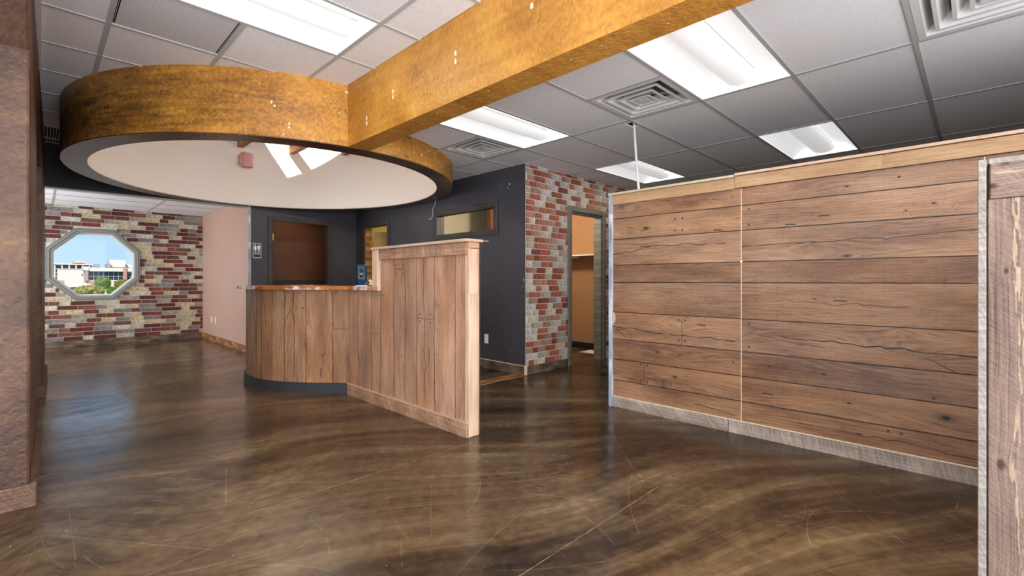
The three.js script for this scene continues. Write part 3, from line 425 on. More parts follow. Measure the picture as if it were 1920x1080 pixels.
function barZ(parent, x, z0, z1, C, mat = mGrid, w = 0.012) { const t = 1 - ((x - DRUM.x) / (DRUM.ai + 0.1)) ** 2, h = t > 0 ? (DRUM.bi + 0.1) * Math.sqrt(t) : null; for (const [a, b] of spans(z0, z1, h === null || z0 > DRUM.z + h || z1 < DRUM.z - h ? null : DRUM.z - h, DRUM.z + h)) part(parent, 'grid_bar', box(x - w, x + w, C - 0.0025, C + 0.0135, a, b), mat); }
const ROW = (r) => -0.25 + 0.6096 * r, COL = (c) => 3.5 + 1.2192 * c;
const LAMPS_R = [[-1, -2], [-1, -5], [1, -2], [1, -5]], VENTS_R = [-3, -6, 0], LXS = [-0.3, 0.31, 0.9196, 1.5292, XBEAM];
const LAMPS_L = [-5];
{ const c = struct('ceiling_right'), X0 = 2.012, X1 = 7.2;
  for (let r = -12; r <= 1; r++) { const z0 = Math.max(ROW(r), ZREST), z1 = ROW(r + 1);
    tile(c, X0, COL(-1), z0, z1, CR, mTileSmooth);
    for (let k = -1; k <= 3; k++) { let x0 = COL(k), x1 = Math.min(COL(k + 1), X1), za = z0; if (x1 <= x0) continue; if (r < -6 && k > 0) continue; if (r < -6 && k === 0) x1 = XDARK; if (r === -6 && k >= 1) za = ZBRICK; if (LAMPS_R.some(([a, b]) => a === k && b === r)) continue;
      if (k === -1 && VENTS_R.includes(r)) { tile(c, x0, 2.8904, za, z1, CR, mTileSmooth); continue; }
      if (r === -6 && k === 0) { tile(c, x0, XDARK, z0, z1, CR, mTileSmooth); za = ZBRICK; x0 = XDARK; }
      tile(c, x0, x1, za, z1, CR, mTileSmooth); } }
  for (let r = -12; r <= 1; r++) if (ROW(r) > ZREST) barX(c, ROW(r), X0, r < -5 ? XDARK : X1, CR);
  for (let k = -1; k <= 3; k++) { const x = COL(k); if (x < X1) barZ(c, x, x < XDARK ? ZREST : ZBRICK, 1.2, CR, mGrid, 0.013); }
  for (const r of VENTS_R) barZ(c, 2.8904, ROW(r), ROW(r + 1), CR);
}
{ const c = struct('ceiling_left');
  for (let r = -12; r <= 1; r++) { const z0 = Math.max(ROW(r), ZREST), z1 = ROW(r + 1);
    for (let k = 0; k < 4; k++) { if (LAMPS_L.includes(r) && (k === 1 || k === 2)) continue; if (r === -6 && k === 1) continue; if (r === -12 && k === 0) continue; tile(c, LXS[k], LXS[k + 1], z0, z1, CL, mTile); } }
  for (let r = -12; r <= 1; r++) if (ROW(r) > ZREST) barX(c, ROW(r), LXS[0], XBEAM, CL);
  for (let k = 1; k < 4; k++) for (const [a, b] of k === 2 ? [[ZREST, ROW(-5)], [ROW(-4), 1.2]] : [[ZREST, 1.2]]) barZ(c, LXS[k], a, b, CL, mGrid, 0.014);
  part(c, 'wall_angle', box(-0.02, 0.01, CL - 0.02, CL, -7.8, -1), mGridWhite);
  part(c, 'outer_panel', box(-1.6, LXS[0], CL + 0.002, CL + 0.02, ZREST, 1.2), mTileSmooth);
}
{ const c = struct('ceiling_far'); const xs = [-1.6, -1.3, -1.07, 0.15, 1.37, XPINK], zs = [ZFAR, -10.03, -9.42, -8.81, -8.2, ZREST - 0.12];
  for (let i = 0; i < 5; i++) for (let j = 0; j < 5; j++) tile(c, xs[i], xs[i + 1], zs[j], zs[j + 1], CF, mTile);
  for (let i = 1; i < 5; i++) barZ(c, xs[i], ZFAR, ZREST - 0.12, CF); for (let j = 1; j < 5; j++) barX(c, zs[j], -1.6, XPINK, CF); barX(c, ZFAR + 0.012, -1.6, XPINK, CF, mGridWhite);
}

// lit troffers: housing, two curved reflector wings, lens basket, end caps
const lamps = 'recessed ceiling troffers';
function troffer(x0, x1, z0, z1, C, label) {
  const e = 0.013; x0 += e; x1 -= e; z0 += e; z1 -= e;
  const t = thing('ceiling_light', label, 'ceiling light', [(x0 + x1) / 2, C, (z0 + z1) / 2], lamps), zc = (z0 + z1) / 2, d = 0.085;
  part(t, 'housing', box(x0, x1, C + d + 0.03, C + d + 0.036, z0, z1), mVent);
  for (const z of [z0, z1]) part(t, 'side_lip', box(x0, x1, C, C + d + 0.03, z - (z === z0 ? 0 : 0.003), z + (z === z0 ? 0.003 : 0)), mLampWhite);
  for (const x of [x0, x1]) part(t, 'end_cap', box(x - (x === x0 ? 0 : 0.003), x + (x === x0 ? 0.003 : 0), C, C + d + 0.03, z0, z1), mLampWhite);
  for (const s of [-1, 1]) { const pts = []; for (let i = 0; i <= 12; i++) { const a = i / 12; pts.push([zc + s * lerp((z1 - z0) / 2 - 0.004, 0.1, a), C + 0.004 + d * Math.sin(a * Math.PI * 0.62)]); } for (let i = 12; i >= 0; i--) pts.push([pts[i][0], pts[i][1] + 0.003]);
    const g = new THREE.ExtrudeGeometry(poly(pts.map(([z, y]) => [-z, y])), { depth: x1 - x0 - 0.02, bevelEnabled: false }); g.rotateY(Math.PI / 2); g.translate(x0 + 0.01, 0, 0); part(t, 'reflector_wing', metres(g), mLampWhite); }
  const arc = []; for (let i = 0; i <= 14; i++) { const a = Math.PI * i / 14; arc.push([-zc + Math.cos(a) * 0.105, C + 0.06 - Math.sin(a) * 0.05]); }
  for (let i = 14; i >= 0; i--) { const a = Math.PI * i / 14; arc.push([-zc + Math.cos(a) * 0.102, C + 0.063 - Math.sin(a) * 0.05]); }
  const b = new THREE.ExtrudeGeometry(poly(arc), { depth: x1 - x0 - 0.1, bevelEnabled: false }); b.rotateY(Math.PI / 2); b.translate(x0 + 0.05, 0, 0);
  const lens = part(t, 'lens_basket', metres(b), mLens);
  for (const x of [x0 + 0.046, x1 - 0.05]) { const s = new THREE.ExtrudeGeometry(poly([...arc.slice(0, 15)]), { depth: 0.004, bevelEnabled: false }); s.rotateY(Math.PI / 2); s.translate(x, 0, 0); part(lens, 'basket_end', metres(s), mLens); }
  const l = new THREE.RectAreaLight(0xfffaf2, LAMP, x1 - x0 - 0.06, z1 - z0 - 0.06); l.name = 'troffer_light'; l.rotation.x = -Math.PI / 2; l.position.set(0, -0.004, 0); t.add(l);
}
troffer(LXS[1], LXS[3], ROW(-5), ROW(-4), CL, 'lit troffer in the higher ceiling beside the perforated return grille');
{ const names = ['large lit troffer between the gold beam and the square air diffuser over the floor', 'lit troffer half behind the gold beam, beside the diffuser next to the drum', 'lit troffer showing just above the plank partition', 'lit troffer behind the ceiling pole, above the brick wall end'];
  LAMPS_R.forEach(([c, r], i) => troffer(COL(c), COL(c + 1), ROW(r), ROW(r + 1), CR, names[i])); }
// square air diffusers: frame, three stepped louver rings, centre plate
function diffuser(x0, x1, z0, z1, C, label) {
  const cx = (x0 + x1) / 2, cz = (z0 + z1) / 2, R = (x1 - x0) / 2 - 0.014, t = thing('air_diffuser', label, 'air vent', [cx, C, cz], 'square ceiling diffusers');
  const ringShape = (r0, r1) => { const s = poly([[-r1, -r1], [r1, -r1], [r1, r1], [-r1, r1]]), h = new THREE.Path(); [[-r0, -r0], [-r0, r0], [r0, r0], [r0, -r0]].forEach(([x, y], i) => (i ? h.lineTo(x, y) : h.moveTo(x, y))); h.closePath(); s.holes.push(h); return s; };
  const flat = (r0, r1, y, th) => { const g = new THREE.ExtrudeGeometry(ringShape(r0, r1), { depth: th, bevelEnabled: false }); g.rotateX(-Math.PI / 2); g.translate(cx, y, cz); return metres(g); };
  // sloped square ring between (r0, y0) and (r1, y1)
  const slope = (r0, y0, r1, y1) => { const v = [], idx = [], q = [[-1, -1], [1, -1], [1, 1], [-1, 1]]; for (const [r, y] of [[r0, y0], [r1, y1], [r1, y1 + 0.003], [r0, y0 + 0.003]]) for (const [a, b] of q) v.push(cx + a * r, y, cz + b * r); for (let k = 0; k < 4; k++) for (let i = 0; i < 4; i++) { const j = (i + 1) % 4, a = k * 4, b = ((k + 1) % 4) * 4; idx.push(a + i, b + i, a + j, a + j, b + i, b + j); } let g = new THREE.BufferGeometry(); g.setAttribute('position', new THREE.Float32BufferAttribute(v, 3)); g.setIndex(idx); g = g.toNonIndexed(); g.computeVertexNormals(); return metres(g); };
  part(t, 'frame', flat(R - 0.035, R, C - 0.002, 0.008), mVent);
  part(t, 'outer_cone', slope(R - 0.035, C, R - 0.075, C + 0.06), mVent);
  { const q = R - 0.07, top = C + 0.42; for (const k of [-1, 1]) { part(t, 'duct_side', box(cx + k * q - 0.002, cx + k * q + 0.002, C + 0.055, top, cz - q, cz + q), mDuct); part(t, 'duct_side', box(cx - q, cx + q, C + 0.055, top, cz + k * q - 0.002, cz + k * q + 0.002), mDuct); } part(t, 'duct_top', box(cx - q, cx + q, top, top + 0.004, cz - q, cz + q), mDuct, 'sheet-metal duct above the louvers'); }
  for (let k = 0; k < 3; k++) { const r = R * [0.7, 0.46, 0.24][k]; part(t, 'louver_ring', slope(r, C - 0.004, r - 0.045, C + 0.05), mVent); part(t, 'louver_lip', flat(r - 0.006, r + 0.012, C - 0.006, 0.005), mVent); }
  part(t, 'centre_plate', box(cx - 0.045, cx + 0.045, C - 0.006, C - 0.002, cz - 0.045, cz + 0.045), mVent);
  for (const a of [0, Math.PI / 2]) { const g = new THREE.BoxGeometry(R * 1.5, 0.01, 0.012); g.rotateY(a + Math.PI / 4); g.translate(cx, C + 0.055, cz); part(t, 'cross_brace', metres(g), mVent); }
}
diffuser(2.8904, COL(0), ROW(-3), ROW(-2), CR, 'square air diffuser beside the ceiling pole and the large troffer');
diffuser(2.8904, COL(0), ROW(-6), ROW(-5), CR, 'square air diffuser between the drum and the brick wall corner');
diffuser(2.8904, COL(0), ROW(0), ROW(1), CR, 'large square air diffuser cut off above the barn-board half wall');
{ const t = thing('return_grille', 'perforated metal return grille in the higher ceiling beside its troffer', 'air vent', [0.615, CL, ROW(-5.5)]), e = 0.014;
  part(t, 'perforated_panel', box(LXS[1] + e + 0.006, LXS[2] - e - 0.006, CL + 0.004, CL + 0.008, ROW(-6) + e + 0.006, ROW(-5) - e - 0.006), mPerf);
  for (const x of [LXS[1] + 0.022, LXS[2] - 0.028]) part(t, 'edge_rail', box(x, x + 0.006, CL + 0.004, CL + 0.03, ROW(-6) + 0.022, ROW(-5) - 0.022), mVent); }
{ const t = thing('linear_grille', 'narrow slotted grille in the ceiling above the dark bulkhead', 'air vent', [0, CL, ROW(-11.5)]); part(t, 'frame', box(-0.28, 0.3, CL - 0.002, CL + 0.004, ZREST + 0.01, ZREST + 0.04), mVent); part(t, 'frame', box(-0.28, 0.3, CL - 0.002, CL + 0.004, ROW(-11) - 0.04, ROW(-11) - 0.014), mVent); part(t, 'duct_top', box(-0.28, 0.3, CL + 0.2, CL + 0.204, ZREST, ROW(-11)), mDuct); for (let i = 0; i < 24; i++) part(t, 'slat', box(-0.27 + i * 0.0236, -0.262 + i * 0.0236, CL, CL + 0.012, ZREST + 0.04, ROW(-11) - 0.04), mVent); }
{ const t = thing('ceiling_pole', 'thin pale pole running from the plank partition up into a black hole in the ceiling', 'pole', [3.57, 1.85, -2.03]); part(t, 'pole', tube([[3.565, 1.85, -2.03], [3.6, 2.15, -2.075], [3.65, 2.6, -2.135]], 0.011, 12), M({ color: 0xd9d9da, roughness: 0.4 })); }

// ---------------------------------------------------------------- gold beam and drum with its skylight shaft
{ const b = thing('ceiling_beam', 'long gold glazed beam running from the drum across the ceiling', 'beam', [1.915, DRUM.y, -0.2]);
  const zEnd = DRUM.z + DRUM.bo * Math.sqrt(1 - ((1.915 - DRUM.x) / DRUM.ao) ** 2) - 0.03;
  part(b, 'beam_body', cbox(XBEAM, 2.012, DRUM.y, WALLTOP, zEnd, 1.2, 0.006), mGold);
  reseed(77); for (let i = 0; i < 12; i++) { const z = -3.45 + i * 0.27 + rnd() * 0.1, g = new THREE.SphereGeometry(0.004, 8, 6); g.scale(1, 0.4, 1); g.translate(1.9 + (rnd() - 0.5) * 0.1, DRUM.y, z); part(b, 'nail_head', g, mCream); }
  const plug = (z, y) => { const g = new THREE.CylinderGeometry(0.012, 0.012, 0.002, 12); g.scale(0.8, 1, 1.5); g.rotateX(Math.PI / 2); g.rotateY(Math.PI / 2); g.translate(XBEAM - 0.0008, y, z); part(b, 'filler_patch', g, mCream, 'pale patch of filler'); };
  for (const [z, y] of [[-3.42, 2.33], [-3.42, 2.37], [-3.03, 2.43], [-3.03, 2.47], [-1.66, 2.53], [-1.66, 2.58], [-2.3, 2.45], [-2.3, 2.5]]) plug(z, y);
}
function ellipseBand(a, b, y0, y1, inward, n = 120) {      // upright elliptical wall, uv in metres
  const v = [], nn = [], uv = [], idx = []; let s = 0, lx = 0, lz = 0;
  for (let i = 0; i <= n; i++) { const t = i / n * Math.PI * 2, x = DRUM.x + a * Math.cos(t), z = DRUM.z + b * Math.sin(t), nx = Math.cos(t) / a, nz = Math.sin(t) / b, l = Math.hypot(nx, nz) * (inward ? -1 : 1); if (i) s += Math.hypot(x - lx, z - lz); lx = x; lz = z; for (const y of [y0, y1]) { v.push(x, y, z); nn.push(nx / l, 0, nz / l); uv.push(s, y); } if (i) { const k = i * 2; inward ? idx.push(k - 2, k, k - 1, k - 1, k, k + 1) : idx.push(k - 2, k - 1, k, k - 1, k + 1, k); } }
  const g = new THREE.BufferGeometry(); g.setAttribute('position', new THREE.Float32BufferAttribute(v, 3)); g.setAttribute('normal', new THREE.Float32BufferAttribute(nn, 3)); g.setAttribute('uv', new THREE.Float32BufferAttribute(uv, 2)); g.setIndex(idx); return g;
}
{ const d = thing('ceiling_drum', 'huge oval gold and brown drum hanging from the ceiling round a skylight', 'ceiling drum', [DRUM.x, DRUM.y, DRUM.z]);
  // brown streaks over the gold, with shade painted in toward the alcove side
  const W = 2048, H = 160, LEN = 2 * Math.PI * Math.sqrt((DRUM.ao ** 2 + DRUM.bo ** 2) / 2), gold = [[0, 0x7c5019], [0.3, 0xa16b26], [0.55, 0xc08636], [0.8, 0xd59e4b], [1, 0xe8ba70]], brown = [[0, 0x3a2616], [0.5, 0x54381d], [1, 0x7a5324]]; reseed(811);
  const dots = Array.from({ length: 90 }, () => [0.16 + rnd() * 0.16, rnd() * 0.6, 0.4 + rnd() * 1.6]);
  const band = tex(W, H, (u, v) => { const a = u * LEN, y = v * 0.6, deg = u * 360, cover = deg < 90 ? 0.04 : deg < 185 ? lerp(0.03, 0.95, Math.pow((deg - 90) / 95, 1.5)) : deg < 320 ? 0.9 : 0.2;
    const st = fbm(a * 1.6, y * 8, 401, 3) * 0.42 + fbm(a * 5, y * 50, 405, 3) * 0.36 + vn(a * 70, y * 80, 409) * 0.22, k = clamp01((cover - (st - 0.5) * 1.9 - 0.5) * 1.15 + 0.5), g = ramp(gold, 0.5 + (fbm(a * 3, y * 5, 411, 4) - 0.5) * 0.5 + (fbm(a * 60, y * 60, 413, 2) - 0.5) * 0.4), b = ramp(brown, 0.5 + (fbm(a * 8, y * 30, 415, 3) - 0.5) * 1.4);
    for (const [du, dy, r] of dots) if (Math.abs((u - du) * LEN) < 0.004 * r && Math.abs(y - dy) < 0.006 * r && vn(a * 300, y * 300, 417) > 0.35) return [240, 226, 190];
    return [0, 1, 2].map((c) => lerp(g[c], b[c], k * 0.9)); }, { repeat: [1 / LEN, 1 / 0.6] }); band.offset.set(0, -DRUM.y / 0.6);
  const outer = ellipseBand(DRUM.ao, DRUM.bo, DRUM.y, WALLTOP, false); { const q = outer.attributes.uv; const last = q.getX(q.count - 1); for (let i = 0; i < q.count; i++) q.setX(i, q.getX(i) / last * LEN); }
  part(d, 'outer_band', outer, MP({ map: band, bumpMap: stucco, bumpScale: 0.003, roughness: 0.42, specularIntensity: 0.8 }), 'outer band, gold with brown streaks and shade painted in');
  const sh = new THREE.Shape(); sh.absellipse(DRUM.x, -DRUM.z, DRUM.ao, DRUM.bo, 0, Math.PI * 2); const h = new THREE.Path(); h.absellipse(DRUM.x, -DRUM.z, DRUM.ai, DRUM.bi, 0, Math.PI * 2, true); sh.holes.push(h);
  const rim = new THREE.ExtrudeGeometry(sh, { depth: 0.01, bevelEnabled: false, curveSegments: 60 }); rim.rotateX(-Math.PI / 2); rim.translate(0, DRUM.y - 0.004, 0);
  part(d, 'rim_underside', metres(rim), MP({ map: mBrown.map, bumpMap: stucco, bumpScale: 0.003, roughness: 0.26, specularIntensity: 1 }), 'dark brown underside of the rim');
  const TOP = 4.6; part(d, 'shaft_lining', ellipseBand(DRUM.ai, DRUM.bi, DRUM.y - 0.003, TOP, true), mWhiteLining, 'white plaster lining of the skylight shaft');
  part(d, 'shaft_outside', ellipseBand(DRUM.ai + 0.06, DRUM.bi + 0.06, WALLTOP, TOP + 0.05, false, 60), mOuter);
  const cap = new THREE.Shape(); cap.absellipse(DRUM.x, -DRUM.z, DRUM.ai + 0.06, DRUM.bi + 0.06, 0, Math.PI * 2); const o = new THREE.Path(); [[1.5, 5.05], [1.5, 7.2], [2.95, 7.2], [2.95, 5.05]].forEach(([x, y], i) => (i ? o.lineTo(x, y) : o.moveTo(x, y))); o.closePath(); cap.holes.push(o);
  const cg = new THREE.ExtrudeGeometry(cap, { depth: 0.08, bevelEnabled: false, curveSegments: 40 }); cg.rotateX(-Math.PI / 2); cg.translate(0, TOP, 0); part(d, 'shaft_top', metres(cg), mWhiteLining);
  for (const z of [-5.05, -7.2]) part(d, 'skylight_frame', box(1.45, 3.0, TOP + 0.08, TOP + 0.14, z - 0.03, z + 0.03), mOuter); part(d, 'skylight_pane', box(1.5, 2.95, TOP + 0.09, TOP + 0.096, -7.2, -5.05), mGlass);
  for (const x of [0.78, 1.43, 2.08, 2.746, 3.346]) { const q = DRUM.bi * Math.sqrt(Math.max(0, 1 - ((x - DRUM.x) / DRUM.ai) ** 2)) - 0.012; part(d, 'rafter', cbox(x - 0.035, x + 0.035, 3.04, 3.17, DRUM.z - q, DRUM.z + q, 0.004), mOakBase, 'wooden rafter across the shaft'); }
}
function cylinderSpot(x, y, z, turn, label, lit) {   // turn: about the upright axis, 0 = wall behind it towards -z
  const t = thing('cylinder_spotlight', label, 'spotlight', [x, y, z], 'cylinder spotlights of the drum'), m = M({ color: 0xd39d98, roughness: 0.45 });
  const pts = [[0.001, 0.2], [0.07, 0.2], [0.078, 0.19], [0.078, 0], [0.07, 0], [0.066, 0.02], [0.066, 0.12], [0.001, 0.13]].map(([p, q]) => new THREE.Vector2(p, q)); const g = new THREE.LatheGeometry(pts, 32); g.translate(x, y, z); part(t, 'cylinder_housing', g, m);
  part(t, 'back_plate', cbox(x - 0.088, x - 0.066, y + 0.04, y + 0.17, z - 0.095, z + 0.025, 0.004), m); part(t, 'wall_arm', box(x - 0.018, x + 0.018, y + 0.09, y + 0.13, z - 0.115, z - 0.065), m);
  part(t, 'lamp_face', cyl(0.062, 0.062, 0.006, x, y + 0.015, z), M({ color: 0xf3d9d0, roughness: 0.6, emissive: 0xffe4d6, emissiveIntensity: lit ? 1.2 : 0 }));
  t.rotation.y = turn;
  if (lit) { const l = new THREE.PointLight(0xffe9d8, lit); l.name = 'lining_fill'; l.position.set(0, -0.02, 0); l.shadow.radius = 3; t.add(l); }
}
cylinderSpot(2.138, 2.75, -7.585, 0, 'rosy cylinder spotlight on the white drum lining below a rafter', 0);
cylinderSpot(2.7, 2.9, -4.12, Math.PI, 'added unseen cylinder spotlight brightening the drum lining, behind the rim by the beam', 3.2);  // this lamp and the next are unseen, added to brighten the shaft lining
cylinderSpot(0.95, 2.9, -4.45, Math.PI - 0.6, 'added unseen cylinder spotlight brightening the drum lining, behind the rim by the troffer', 3.2);
{ solo('hanging_wire', tube([[3.93, 2.215, -5.42], [3.925, 2.16, -5.42], [3.92, 2.1, -5.47], [3.925, 2.05, -5.47], [3.925, 1.99, -5.49], [3.92, 1.96, -5.53], [3.915, 1.975, -5.56]], 0.004, 40), M({ color: 0xc9c6d2, roughness: 0.5 }), 'loose pale wire hanging from the drum by the office window', 'wire'); }

// ---------------------------------------------------------------- plank partition on the right
{ const P0 = -2.288, S1 = -1.194, S2 = 0.026, END = 1.15, rows = [0.093, 0.232, 0.41, 0.585, 0.818, 1.075, 1.223, 1.447, 1.624, 1.75];
  const t = thing('plank_partition', 'long partition clad in brown printed wood planks with a top rail and grey base', 'partition', [XPART, 0, -0.5]);
  part(t, 'core', box(XPART + 0.012, XPART + 0.11, 0, 1.82, P0 + 0.02, END), mGroove);
  const rel = rows.map((y) => y - 0.093), base = (u0) => [     // marks in metres from the sheet's own left end, heights from its foot
    { crack: [0.02, 1.22, 0.38, 1.27] }, { crack: [0.3, 1.28, 0.98, 1.27] }, { crack: [0, 0.6, 0.5, 0.57, 0.004] }, { crack: [0.55, 0.57, 1.05, 0.56, 0.004] }, { slot: [0.9, 1.37, 0.06] }, { slot: [0.78, 0.66, 0.06] }, { nail: [0.6, 1.48] }, { nail: [0.66, 1.48] }, { nail: [0.6, 1.39] }, { nail: [0.66, 1.39] }, { nail: [0.63, 0.69] }, { nail: [0.68, 0.69] }, { nail: [0.63, 0.53] }, { nail: [0.68, 0.53] }, { joint: [0.655, 0.495, 0.72] }, { joint: [0.33, 0.14, 0.315] }, { nail: [0.3, 0.3] }, { nail: [0.36, 0.3] }, { nail: [0.3, 0.16] }, { nail: [0.36, 0.16] }, { knot: [0.35, 1.43, 0.02] }, { knot: [0.6, 0.24, 0.018] }, { crack: [0.75, 0.06, 1.05, 0.03] }, { crack: [0.06, 0.58, 0.16, 0.51, 0.002] }, { nail: [1.04, 0.41] }, { knot: [0.45, 0.42, 0.012] }];
  const right = [{ crack: [0, 1.24, 0.45, 1.25] }, { crack: [0.42, 1.24, 1.22, 1.27] }, { slot: [0.28, 1.37, 0.06] }, { slot: [0.47, 1.41, 0.06] }, { nail: [0.05, 1.5] }, { nail: [0.05, 1.39] }, { holes: [1.0, 1.4, 0.3, 0.09] }, { knot: [1.02, 1.43, 0.012] }, { knot: [0.9, 1.4, 0.007] }, { nail: [1.2, 1.34] }, { nail: [1.2, 1.16] }, { knot: [0.62, 1.15, 0.018] }, { slot: [0.55, 0.87, 0.07] }, { crack: [0.3, 0.86, 0.9, 0.84, 0.002] }, { knot: [0.45, 0.88, 0.008] }, { crack: [0.05, 0.63, 0.5, 0.57, 0.002] }, { crack: [0.25, 0.62, 1.22, 0.585, 0.0045] }, { crack: [0.98, 0.56, 1.12, 0.49, 0.002] }, { nail: [0.05, 0.69] }, { nail: [0.05, 0.53] }, { knot: [0.5, 0.4, 0.012] }, { nail: [1.02, 0.34] }, { knot: [0.63, 0.24, 0.011] }, { knot: [1.07, 0.24, 0.03] }, { slot: [0.14, 0.22, 0.07] }, { nail: [0.82, 0.11] }, { nail: [0.88, 0.11] }, { nail: [1.2, 0.28] }, { nail: [1.2, 0.17] }, { crack: [0.35, 0.06, 1.2, 0.04, 0.003] }, { knot: [0.68, 0.06, 0.012] }, { nail: [0.18, 0.41] }, { nail: [0.87, 1.6] }, { knot: [0.62, 1.58, 0.01] }];
  const tones = [-0.06, 0, -0.09, 0.0, 0.03, -0.08, 0.1, 0.1, 0.02];
  const sheetL = M({ map: woodSheet(S1 - P0, 1.66, 800, rel, tones, base(0), OAK, 1), roughness: 0.5 }), sheetR = M({ map: woodSheet(S2 - S1, 1.66, 800, rel, tones, right, OAK, 2), roughness: 0.5 });
  for (const [a, b, m] of [[P0 + 0.036, S1 - 0.0015, sheetL], [S1 + 0.0015, S2 - 0.0015, sheetR], [S2 + 0.0015, END, sheetL]]) {
    const u0 = m === sheetL ? (a > 0 ? S2 : P0) : S1, G = m === sheetL ? S1 - P0 : S2 - S1;
    for (let k = 0; k < 9; k++) part(t, 'plank', uvBy(cbox(XPART, XPART + 0.013, rows[k] + 0.0008, rows[k + 1] - 0.0008, a, b, 0.0008), (x, y, z) => [(z - u0) / G, (y - 0.093) / 1.66]), m);
  }
  for (const z of [S1, S2]) part(t, 'seam_strip', box(XPART - 0.001, XPART + 0.004, 0.093, 1.745, z - 0.002, z + 0.002), mCream, 'pale seam between two sheets');
  const knob = new THREE.IcosahedronGeometry(0.009, 1); knob.scale(0.5, 1.3, 1); knob.translate(XPART - 0.003, 1.225, S1); part(t, 'glue_blob', knob, mCream);
  part(t, 'base_board', cbox(XPART - 0.018, XPART, 0, 0.09, P0 + 0.04, -1.28, 0.003, [0.3, 0]), mGreyBoard, 'grey rough-sawn base board'); part(t, 'base_board', cbox(XPART - 0.018, XPART, 0, 0.09, -1.277, END, 0.003, [0.9, 0.1]), mGreyBoard, 'grey rough-sawn base board');
  part(t, 'caulk_line', box(XPART - 0.016, XPART, 0.09, 0.094, P0 + 0.04, END), mCream);
  part(t, 'rail_face', cbox(XPART - 0.02, XPART, 1.745, 1.826, P0 + 0.036, -1.235, 0.002), mRailOak); part(t, 'rail_face', cbox(XPART - 0.021, XPART, 1.75, 1.832, -1.233, END, 0.002, [0.4, 0.1]), mRailOak);
  part(t, 'rail_cap', cbox(XPART - 0.034, XPART + 0.15, 1.828, 1.845, P0, -1.235, 0.003), M({ color: 0xc2b894, roughness: 0.6 }), 'pale greenish cap board'); part(t, 'rail_cap', cbox(XPART - 0.036, XPART + 0.15, 1.836, 1.853, -1.232, END, 0.003), mPost, 'tan cap board');
  part(t, 'end_trim', cbox(XPART - 0.02, XPART + 0.012, 0, 1.828, P0, P0 + 0.036, 0.003), mBlueWhite, 'chipped blue-white end trim'); part(t, 'end_face', box(XPART + 0.012, XPART + 0.11, 0, 1.828, P0 + 0.002, P0 + 0.022), mBlueWhite);
  const bite = new THREE.CylinderGeometry(0.05, 0.05, 0.002, 20); bite.scale(0.4, 1, 1); bite.rotateX(Math.PI / 2); bite.rotateY(Math.PI / 2); bite.translate(XPART - 0.0006, 0.765, P0 + 0.04); part(t, 'torn_patch', bite, M({ color: 0xc9a793, roughness: 0.9 }), 'torn pinkish patch in the veneer');
}
